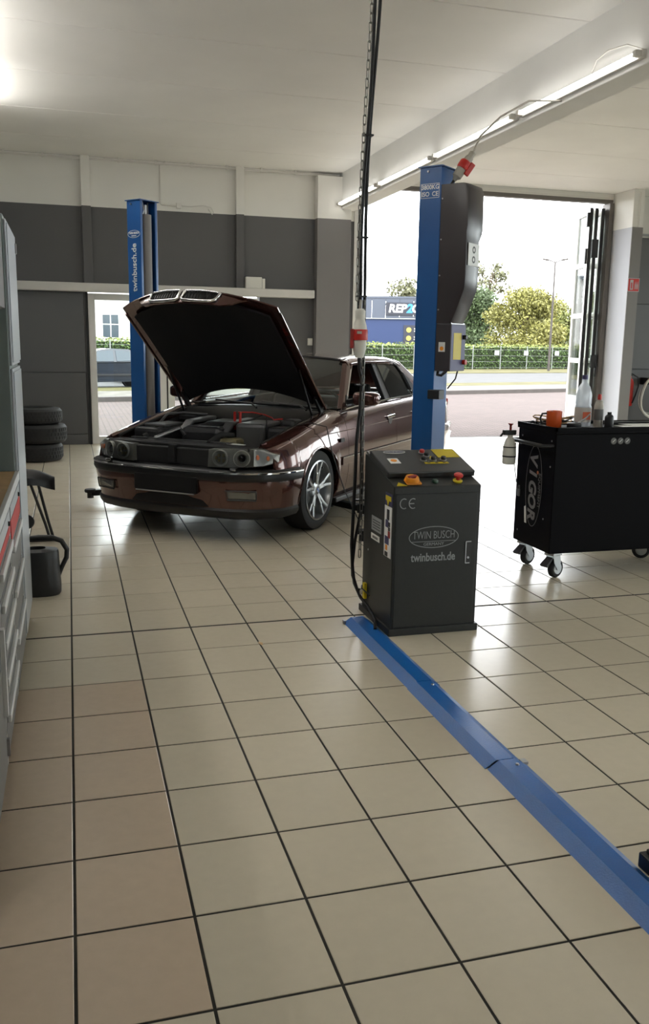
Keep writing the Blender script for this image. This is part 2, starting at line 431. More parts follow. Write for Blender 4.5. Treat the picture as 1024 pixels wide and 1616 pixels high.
for a, b in ((-7.6, -4.4), (-3.6, -.4), (.4, 3.6), (4.4, 7.6)):  # side windows out of view, added to let more daylight in
    wn = struct(MB().box(X1+.1, X1+.11, a, b, .9, 3.3).build('window_%d' % n, 'pane'), 'workshop window pane'); n += 1
    f = MB()
    for q in (a, (a+b)/2-.03, b-.06): f.box(X1+.07, X1+.15, q, q+.06, .9, 3.3)
    f.build('window_frame', 'frame_white', wn)

# white framed glass doors in the back wall
def glazed(name, label, x0, x1, z1, yc, fw=.10):
    d = bpy.data.objects.new(name, None); COL.objects.link(d); struct(d, label); d.location = (x0, yc, 0)
    wd = x1-x0
    MB().box(0, fw, -.035, .035, 0, z1).build('stile', 'frame_white', d, bevel=.004)
    MB().box(wd-fw, wd, -.035, .035, 0, z1).build('stile', 'frame_white', d, bevel=.004)
    MB().box(fw, wd-fw, -.035, .035, z1-.09, z1).build('top_rail', 'frame_white', d, bevel=.004)
    MB().box(fw, wd-fw, -.035, .035, 0, .11).build('bottom_rail', 'frame_white', d, bevel=.004)
    MB().box(fw-.01, wd-fw+.01, -.006, .006, .1, z1-.08).build('pane', 'pane', d)
    return d
MB_ = MB().box(.30, .335, Y1-.03, Y1+.1, 0, 2.24); struct(MB_.build('trim_6', 'gasket'), 'dark joint beside the glass door')
glazed('door_1', 'white framed glass door behind the blue lift post', .335, 1.46, 2.21, Y1+.06)
glazed('door_2', 'white framed glass door behind the raised bonnet', 1.48, 2.88, 2.21, Y1+.06)
struct(MB().box(1.463, 1.477, Y1+.02, Y1+.1, 0, 2.24).build('trim_7', 'gasket'), 'dark gap between the two glass doors')

# folded gate leaves
def leaf(name, label, a, b, edge='gasket'):
    a = Vector(a); b = Vector(b); L_ = (b-a).length; ang = math.atan2(b.y-a.y, b.x-a.x)
    d = bpy.data.objects.new(name, None); COL.objects.link(d); struct(d, label); d.location = (a.x, a.y, 0); d.rotation_euler = (0, 0, ang)
    t = .027; z = [.05, .62, .70, 1.28, 1.36, 2.05, 2.13, 2.90, 2.98, 3.76, 3.86]
    MB().box(.012, .09, -t, t, .05, 3.86).build('stile', 'frame_white', d); MB().box(L_-.10, L_-.012, -t, t, .05, 3.86).build('stile', 'frame_white', d)
    MB().box(0, .012, -t, t, .05, 3.86).build('edge_strip', edge, d); MB().box(L_-.012, L_, -t, t, .05, 3.86).build('edge_strip', 'gasket', d)
    for a_, b_ in ((.62, .70), (1.28, 1.36), (2.05, 2.13), (2.90, 2.98), (3.76, 3.86), (.05, .12)):
        MB().box(.09, L_-.10, -t, t, a_, b_).build('rail', 'frame_white', d)
    MB().box(.09, L_-.10, -.015, .015, .12, .62).build('solid_panel', 'frame_white', d)
    for a_, b_ in ((.70, 1.28), (1.36, 2.05), (2.13, 2.90), (2.98, 3.76)):
        MB().box(.09, L_-.10, -.005, .005, a_, b_).build('pane', 'pane', d)
    return d
lf = leaf('door_3', 'white folded gate leaf with panes, outermost at the right jamb', (8.60, 9.0), (8.80, 9.72))
MB().box(.02, .10, .027, .06, 2.95, 3.2).build('hinge', 'black_plastic', lf); MB().box(-.02, .05, .027, .075, 3.55, 3.78).build('hinge', 'black_plastic', lf)
lf = leaf('door_4', 'white folded gate leaf in the middle of the right-hand stack', (8.70, 9.0), (8.90, 9.72))
MB().box(-.03, .03, -.05, .05, 3.05, 3.35).build('hinge', 'black_plastic', lf)
lf = leaf('door_5', 'white folded gate leaf against the right jamb', (8.82, 9.0), (9.02, 9.72))
MB().box(-.03, .03, -.06, .04, 1.2, 1.42).build('latch', 'black_plastic', lf); MB().tube([(-.03, -.03, 1.3), (-.06, -.05, 1.2), (-.05, -.03, 1.05)], .012).build('handle', 'black_plastic', lf)
leaf('door_6', 'white folded gate leaf seen edge-on beside the grey pillar', (4.485, 9.14), (4.50, 9.88), 'frame_white')
leaf('door_7', 'white folded gate leaf seen edge-on, next to the gate opening', (4.555, 9.14), (4.57, 9.88), 'gasket')

# conduits on the back wall
cn = MB().tube([(-.9, 8.93, 4.06), (4.1, 8.93, 4.06)], .014, 8)
cond = tag(cn.build('ceiling_conduit', 'conduit', smooth=40), 'white conduit pipe running along the top of the far wall', 'conduit')
for k in range(9): MB().box(-.75+k*.52, -.72+k*.52, 8.912, 8.948, 4.04, 4.1).build('clip', 'conduit', cond)
cb = thing('wall_conduit', 'thin conduit dropping to junction box above the glass doors', 'conduit', (1.41, 8.98, 3.5))
MB().tube([(0, 0, .56), (0, 0, .02), (.02, 0, 0), (.24, 0, -.005)], .011, 8).build('pipe', 'conduit', cb, smooth=40)
MB().box(.23, .30, -.04, .01, -.04, .04).build('junction_box', 'conduit', cb, bevel=.005)
MB().tube([(.30, 0, 0), (.45, -.01, .0), (.62, -.03, .02), (.74, -.03, .0), (.78, -.02, -.07), (.76, -.01, -.1), (.70, 0, -.02)], .007, 6).build('loose_wire', 'conduit', cb, smooth=40)
MB().tube([(.02, 0, .56), (.08, -.03, .6)], .012, 8).build('bracket', 'conduit', cb)
bx_ = thing('door_motor_box', 'pale grey box standing on the lintel above bonnet', 'box', (2.80, 8.9, 2.345))
MB().box(-.15, .10, -.06, .06, 0, .17).build('housing', 'plug_white', bx_, bevel=.008); MB().box(.105, .15, -.05, .05, 0, .15).build('end_block', 'plug_white', bx_, bevel=.006)
so = thing('wall_socket', 'small white socket on the grey wall beside pillar', 'socket', (3.70, 8.99, 1.51))
MB().box(-.04, .04, -.03, .0, 0, .11).build('body', 'plug_white', so, bevel=.006); MB().box(-.025, .025, -.036, -.03, .02, .09).build('flap', 'frame_white', so, bevel=.004)
cn = MB().tube([(9.1, 8.39, 4.05), (9.1, 8.39, 3.5)], .012, 8)
tag(cn.build('pillar_conduit', 'conduit', smooth=40), 'white conduit dropping down the light pillar by the gate', 'conduit')

# strip lights along the beam
ordn = ['fourth', 'third', 'second', 'first', 'fifth', 'sixth']
spans = [(1.36, 3.18), (3.26, 5.15), (5.23, 7.02), (7.10, 8.84), (-1.0, .9), (-3.4, -1.5)]  # last two spans are unseen lamps added towards the viewer for light
lamps = []
for k, (a, b) in enumerate(spans):
    l = thing('strip_light', 'lit fluorescent strip light on the beam, %s one from the grey pillar' % ordn[k], 'light', (4.15, (a+b)/2, 3.64), 0, 'strip lights along the beam')
    h = (b-a)/2
    MB().box(-.035, 0, -h, h, -.03, .03).build('housing', 'conduit', l, bevel=.004)
    MB().tube([(-.058, -h+.06, 0), (-.058, h-.06, 0)], .017, 12).build('tube', 'tube_light', l, smooth=40)
    for s in (-1, 1): MB().box(-.085, -.03, s*(h-.03)-.02, s*(h-.03)+.02, -.022, .022).build('lamp_holder', 'conduit', l, bevel=.003)
    lamps.append(l)
for k, (a, b) in enumerate(((2.6, 4.4), (4.5, 6.3), (.4, 2.2), (-1.8, 0), (-4.0, -2.2))):       # second row on the left wall, its glow shows on the ceiling; last two added unseen for fill
    l = thing('strip_light', 'fluorescent strip light on the left wall above the lockers, %s one from the far wall' % ('second', 'first', 'third', 'fourth', 'fifth')[k], 'light', (X0, (a+b)/2, 3.82), 0, 'strip lights along the left wall')
    h = (b-a)/2
    MB().box(0, .035, -h, h, -.03, .03).build('housing', 'conduit', l, bevel=.004)
    MB().tube([(.058, -h+.06, 0), (.058, h-.06, 0)], .017, 12).build('tube', 'tube_light_strong', l, smooth=40)
    for q in (-1, 1): MB().box(.03, .085, q*(h-.03)-.02, q*(h-.03)+.02, -.022, .022).build('lamp_holder', 'conduit', l, bevel=.003)
MB().tube([(-.01, -.91, .02), (-.06, -.75, .10), (-.06, -.5, .13), (-.03, -.3, .12), (0, -.2, .05)], .006, 6).build('feed_cable', 'conduit', lamps[0], smooth=40)

# ------------------------------------------------------------------ yard outside
GZ = -.03
E_ = Vector((.961, .277, 0)); N_ = Vector((-.277, .961, 0))
def band(name, n0, n1, z, material, label, s0=-60, s1=110):
    p = [E_*s0+N_*n0, E_*s1+N_*n0, E_*s1+N_*n1, E_*s0+N_*n1]
    o = MB().add([(q.x, q.y, z) for q in p]+[(q.x, q.y, z-.2) for q in p], [(0,1,2,3),(7,6,5,4),(0,4,5,1),(1,5,6,2),(2,6,7,3),(3,7,4,0)]).build(name, material)
    return struct(o, label)
struct(MB().box(-60, 80, Y1+.3, 19, GZ-.25, GZ).add([(-60, 19, GZ), (80, 19, GZ), (80, 45, GZ-.002), (-60, 6, GZ-.002)], [(0,1,2,3)]).build('paved_yard', 'yard_pavers'), 'pinkish paved yard outside the open gate')
struct(MB().box(-30, 40, -14, Y0-.3, GZ-.25, GZ).build('front_forecourt', 'asphalt'), 'forecourt in front of the shop windows')
struct(MB().box(X1+.3, 40, Y0-.3, Y1+.3, GZ-.25, GZ).build('side_forecourt', 'asphalt'), 'forecourt at the side of the workshop')
struct(MB().box(4.4, 8.98, Y1, Y1+.3, -.2, -.01).build('threshold', 'kerb'), 'concrete sill of the gate')
struct(MB().box(.30, 2.9, Y1, Y1+.3, -.2, -.01).build('door_threshold', 'kerb'), 'concrete sill of the glass doors')
band('kerb_strip', 18.0, 18.35, GZ+.12, 'kerb', 'raised kerb at the far side of the yard')
band('grass_verge', 18.35, 21.5, GZ+.08, 'gravel', 'gravel and grass verge behind the kerb')
band('grass_edge', 21.5, 23.5, GZ+.085, 'grass', 'thin grass strip beside the road')
band('road', 23.5, 34.5, GZ+.04, 'asphalt', 'grey road running behind the yard')
band('grass_strip', 34.5, 90, GZ+.07, 'grass', 'grass strip in front of the hedge')

def cards(mb, pts, size, rnd):
    for p in pts:
        s = size*rnd.uniform(.6, 1.3); a = Vector((rnd.gauss(0,1), rnd.gauss(0,1), rnd.gauss(0,1))).normalized()
        b = a.cross(Vector((rnd.gauss(0,1), rnd.gauss(0,1), rnd.gauss(0,1)))).normalized()
        a *= s; b *= s*.6; p = Vector(p)
        mb.add([p-a, p+b*.9, p+a, p-b*.9], [(0,1,2,3)])
# hedge
rnd = random.Random(3)
hd = thing('boundary_hedge', 'long clipped green hedge behind the wire fence', 'hedge')
def hp(s, n, z): q = E_*s+N_*n; return (q.x, q.y, z)
HS0, HS1 = 4, 64
MB().add([hp(HS0, 41.3, 0), hp(HS1, 41.3, 0), hp(HS1, 42.2, 0), hp(HS0, 42.2, 0), hp(HS0, 41.3, 1.5), hp(HS1, 41.3, 1.5), hp(HS1, 42.2, 1.5), hp(HS0, 42.2, 1.5)],
         [(0,1,5,4),(1,2,6,5),(2,3,7,6),(3,0,4,7),(4,5,6,7)]).build('core', 'hedge_core', hd)
a = MB(); cards(a, [hp(rnd.uniform(HS0, HS1), 41.15+rnd.random()*.25, .05+1.5*rnd.random()) for _ in range(15000)], .085, rnd); a.build('foliage', 'hedge_leaf', hd, fix=False)
a = MB(); cards(a, [hp(rnd.uniform(HS0, HS1), 41.1+rnd.random()*1.2, 1.45+.25*rnd.random()**1.5+.06*sin(7*rnd.random())) for _ in range(6500)], .085, rnd); a.build('top_growth', 'hedge_top', hd, fix=False)
# wire fence in front of the hedge
fe = thing('wire_fence', 'pale wire mesh fence with posts in front of hedge', 'fence')
k = HS0
while k < HS1:
    p = hp(k, 40.9, 0); MB().tube([p, (p[0], p[1], 1.62)], .03, 6).build('post', 'fence_wire', fe); k += 2.5
for z in (.15, .55, .95, 1.35, 1.55):
    MB().tube([hp(HS0, 40.9, z), hp(HS1, 40.9, z)], .006, 4).build('wire', 'fence_wire', fe)
for s_, i in ((37.4, 'nearest the motor cover of the lift'), (41.1, 'under the yellowing tree, nearer the dark tree'), (43.85, 'under the yellowing tree, nearer the street lamp'), (46.9, 'nearest the folded gate leaves')):
    p = hp(s_, 40.84, 0)
    o = MB().box(-.2, .2, -.012, .012, 0, .3).build('fence_sign', 'sign_white', loc=(p[0], p[1], 1.0), rz=.28)
    tag(o, 'small white sign board on the wire fence, ' + i, 'sign', 'white sign boards on the fence')
# trees
def tree(name, label, x, y, h, r, material, seed, n=4500, size=.2, trunk=.18, base=.25, sparse=False):
    rn = random.Random(seed); t = thing(name, label, 'tree', (x, y, GZ), 0, 'trees behind the hedge')
    path = [(0, 0, 0), (.1*r, .05*r, h*.3), (-.05*r, 0, h*.6), (.05*r, 0, h*.85)]
    MB().tube(path, [trunk, trunk*.8, trunk*.5, trunk*.2], 8).build('trunk', 'bark', t, smooth=60)
    blobs = []
    for i in range(24 if not sparse else 22):
        a_ = rn.uniform(0, 2*pi); zz = rn.uniform(base, .93); rr = r*(1-.55*max(0, (zz-.5))*2)*rn.uniform(.3, .8)
        blobs.append(Vector((rr*cos(a_), rr*sin(a_), zz*h)))
    lb = MB()
    for i, b in enumerate(blobs):
        lb.tube([(0, 0, max(.2*h, b.z-.25*h)), tuple(b*.6+Vector((0, 0, b.z*.4-.02*h))), tuple(b)], [trunk*.35, trunk*.2, .02], 5)
    lb.build('branches', 'bark', t, smooth=60)
    pts = []
    for i in range(n):
        b = rn.choice(blobs); R_ = r*(.42 if not sparse else .24)*rn.uniform(.75, 1.1)
        d = Vector((rn.gauss(0,1), rn.gauss(0,1), rn.gauss(0,1))).normalized()*(R_*rn.random()**.4); d.z *= .75
        pts.append(b+d)
    mb = MB(); cards(mb, pts, size, rn); mb.build('foliage', material, t, fix=False)
tree('garden_tree', 'dark green bushy tree behind the hedge, partly hidden by the motor cover', 37.6, 73.5, 6.9, 3.5, 'leaf_dark', 1, 15000, .15, .18, .03)
tree('garden_tree', 'tall sparse tree with bare crown above the dark green tree', 42.6, 81.5, 10.6, 3.2, 'leaf_olive', 2, 1100, .2, .16, .5, True)
tree('garden_tree', 'broad yellowing tree in the middle behind the hedge', 35.9, 61.2, 6.0, 3.6, 'leaf_yellow', 3, 17000, .13, .18, .03)
tree('garden_tree', 'smaller yellow-green tree beside the tall street lamp', 46.2, 72.6, 6.3, 3.0, 'leaf_mid', 4, 12000, .14, .18, .03)
tree('garden_tree', 'green tree behind the folded gate leaves', 52.0, 74.6, 7.4, 2.9, 'leaf_mid', 5, 4500)
tree('garden_tree', 'olive tree rising behind the blue building', 36.0, 88.7, 8.9, 2.8, 'leaf_olive', 6, 3200, .22)
tree('garden_tree', 'dark tree peeping between the two yellow trees', 50.9, 83.7, 6.6, 3.0, 'leaf_dark', 8, 3600)
# street lamp
sl = thing('street_lamp', 'tall grey street lamp with two arms behind the hedge', 'lamp', (30.25, 47.24, GZ))
MB().tube([(0, 0, 0), (0, 0, 7.0)], [.085, .05], 10).build('pole', 'kerb', sl, smooth=40)
for s in (-1, 1):
    d = Vector((.88, -.47, 0))*s*.5
    MB().tube([(0, 0, 6.95), tuple(d*.9+Vector((0, 0, 7.12)))], .04, 6).build('arm', 'kerb', sl)
    MB().bar(tuple(d*.8+Vector((0, 0, 7.1))), tuple(d*1.6+Vector((0, 0, 7.16))), .25, .1).build('lamp_head', 'kerb', sl, bevel=.02)
# blue and grey shop building
ang = math.atan2(67.07-69.59, 30.82-24.12)
bd = thing('shop_building', 'low blue and grey commercial building behind the hedge', 'building', (24.3, 69.5, GZ), ang)
Wd = 7.4
MB().box(-6, Wd, 0, 4, 0, 3.85).build('wall', 'bld_blue', bd)
k = -6
while k < Wd-.1:
    MB().box(k+.01, min(k+1.2, Wd)-.01, -.12, 0, 3.85, 5.55).build('fascia_panel', 'bld_grey', bd); k += 1.2
MB().box(-6, Wd, -.16, 4, 5.55, 5.72).build('roof_edge', 'bld_grey', bd); MB().box(-6, Wd, -.14, -.02, 3.80, 3.88).build('trim_line', 'fence_wire', bd)
sg = MB().box(2.4, 6.4, -.22, -.12, 4.15, 5.2).build('sign_board', 'sign_dark', bd)
text('REP', .95, 'sign_white', sg, (3.40, -.24, 4.67), (1,0,0), (0,0,1), .02, .035, 1.0, shear=.15)
text('2', 1.0, 'sign_cyan', sg, (4.45, -.24, 4.67), (1,0,0), (0,0,1), .02, .05, 1.0, shear=.15)
text('GO', .95, 'sign_white', sg, (5.35, -.24, 4.67), (1,0,0), (0,0,1), .02, .035, 1.0, shear=.15)
pb = MB().box(4.0, 6.4, -.1, -.02, 1.6, 3.3).build('price_board', 'sign_dark', bd)
for z in (2.9, 2.2):
    MB().lathe([(.22, 0), (.22, .03)], 14, T(4.45, -.1, z) @ RX(pi/2)).build('round_symbol', 'sign_yellow', pb)
    MB().box(4.9, 5.9, -.13, -.1, z+.05, z+.15).build('text_line', 'sign_white', pb); MB().box(4.9, 5.7, -.13, -.1, z-.14, z-.05).build('text_line', 'sign_white', pb)
# white building seen through the glass door
wbd = thing('white_building', 'white rendered building seen through the glass door', 'building', (-6, 57.4, GZ))
MB().box(0, 17, 0, 12, 0, 6.2).build('wall', 'bld_white', wbd); MB().box(-.2, 17.2, -.3, 12, 6.2, 6.45).build('roof_edge', 'bld_grey', wbd)
for xx in (3.0, 8.25, 10.9, 14.5):
    wn = MB().box(xx, xx+1.15, -.06, .0, 1.75, 3.35).build('window', 'frame_white', wbd)
    for i in range(2):
        for j in range(2): MB().box(xx+.05+i*.55, xx+.54+i*.55, -.08, -.06, 1.8+j*.9, 2.64+j*.66).build('pane', 'window_dark', wn)

# parked cars outside
def sedan(label, x, y, rz, paint, sc=1.0):
    t = thing('parked_sedan', label, 'car', (x, y, GZ), rz); t.scale = (sc, sc, sc)
    prof = [(-.85, .25), (-.95, .45), (-.92, .66), (-.6, .80), (.45, .93), (.6, .95), (2.9, .98), (3.3, 1.0), (3.9, .95), (4.0, .6), (3.95, .3)]
    rows = []
    for y_, k in ((-.86, .94), (-.9, .99), (-.9, 1.0), (.9, 1.0), (.9, .99), (.86, .94)):
        rows.append([(px_*(1 if k == 1 else .995), y_, pz if pz < .6 else pz-(1-k)*.5) for px_, pz in prof])
    b = MB(); b.grid(rows); b.add(rows[0], [tuple(range(len(prof)))]); b.add(rows[-1], [tuple(range(len(prof)))])
    b.add([rows[0][0], rows[0][-1], rows[-1][-1], rows[-1][0]], [(0,1,2,3)]); b.build('body', paint, t, smooth=35)
    gp = [(.55, .94), (1.2, 1.36), (1.7, 1.42), (2.3, 1.40), (3.2, .99)]
    gb = MB(); rr = []
    for s in (-1, 1): rr.append([(a_, s*(.82-(z-.94)*.45), z) for a_, z in gp])
    gb.grid(rr); gb.build('roof', paint, t, smooth=50)
    for s in (-1, 1):
        ys = lambda z: s*(.825-(z-.94)*.45)
        for poly in ([(.8, .98), (1.22, 1.31), (1.72, 1.36), (1.72, .99)], [(1.82, .99), (1.82, 1.36), (2.3, 1.33), (2.85, 1.02)]):
            MB().add([(a_, ys(z)+s*.004, z) for a_, z in poly]+[(a_, ys(z)+s*.02, z) for a_, z in poly], [(0,1,2,3),(4,5,6,7),(0,1,5,4),(1,2,6,5),(2,3,7,6),(3,0,4,7)]).build('side_window', 'window_dark', t)
        MB().add([(a_, ys(z), z) for a_, z in gp]+[(.55, s*.84, .9), (3.2, s*.84, .9)], [(0,1,2,3,4,6,5)]).build('cabin_side', paint, t)
        MB().box(.4, 3.2, s*.905-.01, s*.905+.01, .5, .56).build('side_trim', 'black_plastic', t)
        for wx in (0, 2.85):
            wl = MB().lathe([(.1, -.1), (.31, -.1), (.33, -.07), (.33, .07), (.31, .1), (.1, .1)], 24, T(wx, s*.82, .33) @ RX(pi/2)).build('wheel', 'rubber', t, smooth=40)
            MB().lathe([(.0, 0), (.2, .0), (.22, .03)], 20, T(wx, s*.925, .33) @ RX(-s*pi/2)).build('hub_cap', 'rim_silver', wl)
            MB().lathe([(0, 0), (.37, 0), (.37, .01)], 24, T(wx, s*.893, .33) @ RX(-s*pi/2)).build('wheel_well', 'black_plastic', t)
    return t
sedan('dark blue parked sedan seen through the glass door', -.3, 25.2, 0.25, 'sedan_dark', .93)
sedan('white parked car behind the dark sedan outside', 2.6, 29.2, .3, 'sedan_white', 1.0)

# ------------------------------------------------------------------ the car (local x backwards from the front axle, y = -lateral, z up)
CAR = thing('sedan_car', 'dark maroon sedan with raised bonnet parked between the blue lift posts', 'car', (1.3206, 2.9144, 0), math.radians(49.5))
def halfw(x): return interp(x, [(-.72,.82),(-.6,.875),(-.45,.905),(-.2,.922),(.3,.93),(2.8,.93),(3.3,.92),(3.7,.89),(3.95,.83),(4.05,.78)])
def beltz(x): return interp(x, [(-.72,.735),(-.55,.765),(-.3,.81),(0,.865),(.4,.925),(.75,.955),(1.85,.985),(2.7,1.0),(3.3,1.005),(4.05,.985)])
def inset(u): return interp(u, [(0,.075),(.12,.03),(.3,.006),(.42,0),(.56,0),(.70,.010),(.82,.026),(.92,.05),(.97,.075),(1,.115)])
def side_y(x, z): return halfw(x)-inset(max(0, min(1, (z-.2)/(beltz(x)-.2))))
AR = .372
def zlow(x):
    z = .205
    for c in (0, 2.93):
        d = abs(x-c)
        if d < AR: z = max(z, .325+math.sqrt(AR*AR-d*d))
    if x < -.40: z = max(z, .57)
    if x > 3.32: z = max(z, .60)
    return z
def cols(xa, xb):
    xs = set()
    k = xa
    while k < xb: xs.add(round(k, 4)); k += .05
    xs.add(xb)
    for c in (0, 2.93):
        for i in range(25):
            q = c-AR+2*AR*i/24
            if xa < q < xb: xs.add(round(q, 4))
        for q in (c-AR-.002, c+AR+.002):
            if xa < q < xb: xs.add(round(q, 4))
    for q in (-.401, -.399, 3.319, 3.321):
        if xa < q < xb: xs.add(q)
    return sorted(xs)
US = [0,.06,.12,.2,.3,.42,.5,.56,.63,.7,.76,.82,.87,.92,.96,1]
def side_rows(xa, xb, s):
    rows = []
    for x in cols(xa, xb):
        zl, zb = zlow(x), beltz(x)
        r = []
        for u in US:
            z = zl+(zb-zl)*u
            r.append((x, -s*side_y(x, z), z))
        rows.append(r)
    return rows
def panel_name(a): return a
for s in (1, -1):          # s=1 is the car's left side (towards the control cabinet)
    for nm, xa, xb in (('front_fender', -.66, .552), ('front_door', .558, 1.792), ('rear_door', 1.798, 2.50), ('rear_fender', 2.506, 4.0)):
        p = MB().shell(side_rows(xa, xb, s), (0, s*.02, 0)).build(nm, 'car_paint', CAR, smooth=35)
        if nm.endswith('door'):
            hx = 1.63 if nm == 'front_door' else 2.40
            y = -s*(side_y(hx, .84)+.018)
            MB().bar((hx-.1, y, .842), (hx+.1, y, .848), .022, .028).build('door_handle', 'chrome', p, bevel=.008)
            MB().lathe([(0, 0), (.05, .0), (.055, .01)], 18, T(hx+.0, -s*side_y(hx, .82), .82) @ RX(s*pi/2)).build('handle_recess', 'car_black', p)
    # lip around the arches
    for c, nm in ((0, 'arch_lip'), (2.93, 'arch_lip')):
        pts = []
        for i in range(23):
            a = math.radians(-15+210*i/22); x = c-(AR-.004)*cos(a); z = .325+(AR-.004)*sin(a)
            if z < .22: continue
            if c == 0 and x < -.39 : continue
            pts.append((x, -s*(side_y(x, z)-.003), z))
        MB().tube(pts, .011, 6).build(nm, 'car_paint', CAR, smooth=50)
        wl = MB()      # dark wheel well
        ri = []
        for i in range(17):
            a = pi*i/16; ri.append((c-(AR+.005)*cos(a), .325+(AR+.005)*sin(a)))
        wl.grid([[(x, -s*.90, z) for x, z in ri], [(x, -s*.58, z) for x, z in ri]]); wl.add([(x, -s*.58, z) for x, z in ri], [tuple(range(17))])
        wl.build('wheel_well', 'car_black', CAR)
    # side rubbing strip and bright line
    xs = [.40+.05*k for k in range(44)]
    MB().shell([[(x, -s*(side_y(x, z)+.012), z) for z in (.50, .515, .545, .56)] for x in xs if .39 < x < 2.54], (0, s*.012, 0)).build('side_strip', 'car_paint', CAR, bevel=.003)
    MB().tube([(x, -s*(side_y(x, .565)+.012), .565) for x in xs if .39 < x < 2.54], .006, 6).build('chrome_line', 'chrome', CAR)
    MB().tube([(x, -s*(side_y(x, .79)+.001), .785+.012*x) for x in [-.30+.1*k for k in range(40)] if x < 3.5], .004, 5).build('crease_line', 'car_paint', CAR)
    # sill
    MB().box(.36, 2.58, -s*.90 if s > 0 else .84, -s*.84 if s > 0 else .90, .17, .215).build('sill', 'car_black', CAR, bevel=.01)
    # fender top inwards and inner bay wall
    rows = []
    for x in [-.66+.06*k for k in range(23)]:
        if x > .64: break
        zb = beltz(x); yo = side_y(x, zb)
        rows.append([(x, -s*yo, zb), (x, -s*(yo-.03), zb+.012), (x, -s*(.715), zb+.022), (x, -s*.69, zb+.008), (x, -s*.68, zb-.06)])
    MB().shell(rows, (0, 0, -.012)).build('fender_top', 'car_paint', CAR, smooth=40)
    MB().grid([[(x, -s*.68, beltz(x)-.05), (x, -s*.64, .45)] for x in [-.66+.06*k for k in range(22)]]).build('inner_wing', 'bay_black', CAR)
    MB().tube([(x, -s*.672, beltz(x)+.0) for x in [-.6+.1*k for k in range(13)]], .012, 6).build('seal', 'rubber', CAR)

# greenhouse
def ygh(z): return .80-(z-.97)*.475
def gp(x, z, s, o=0): return (x, -s*(ygh(z)+o), z)
def wrow(t, n=9):   # windscreen rows, t 0 base .. 1 top
    r = []
    for k in range(n):
        l = -1+2*k/(n-1)
        x0, z0, y0 = .60+.13*l*l, .985-.045*l*l, .735*l
        x1, z1, y1 = 1.17+.10*l*l, 1.415-.04*l*l, .60*l
        r.append((x0+(x1-x0)*t-.02*sin(pi*t), y0+(y1-y0)*t, z0+(z1-z0)*t+.02*sin(pi*t)))
    return r
MB().grid([wrow(t/5) for t in range(6)]).build('windscreen', 'car_glass', CAR, smooth=60)
wt = MB(); wt.tube([wrow(0)[k] for k in range(9)]+[wrow(t/5)[8] for t in range(1, 6)]+[wrow(1)[8-k] for k in range(1, 9)]+[wrow(1-t/5)[0] for t in range(1, 5)], .012, 6, closed=True)
wt.build('windscreen_seal', 'car_black', CAR, smooth=60)
def roofrow(x):
    e = interp(x, [(1.17, 1.375), (1.6, 1.39), (2.2, 1.388), (2.62, 1.36)]); cz = interp(x, [(1.17, 1.42), (1.5, 1.437), (2.0, 1.44), (2.3, 1.43), (2.62, 1.40)])
    r = []
    for k in range(11):
        l = -1+2*k/10; off = (.10*l*l if x < 1.2 else (.06*l*l*0 if x < 2.5 else 0))
        yy = .635*l if x < 2.5 else .615*l
        r.append((x+off, yy, e+(cz-e)*(1-l*l)-(.022 if abs(l) > .99 else 0)))
    return r
MB().shell([roofrow(x) for x in (1.175, 1.35, 1.5, 1.65, 1.8, 2.0, 2.2, 2.4, 2.52, 2.62)], (0, 0, -.02)).build('roof', 'car_paint', CAR, smooth=50)
def rrow(t, n=9):
    r = []
    for k in range(n):
        l = -1+2*k/(n-1)
        x0, z0, y0 = 2.60, 1.395-.035*l*l, .59*l
        x1, z1, y1 = 3.26-.12*l*l, 1.035-.01*l*l, .66*l
        r.append((x0+(x1-x0)*t+.02*sin(pi*t), y0+(y1-y0)*t, z0+(z1-z0)*t+.025*sin(pi*t)))
    return r
MB().grid([rrow(t/5) for t in range(6)]).build('rear_window', 'car_glass', CAR, smooth=60)
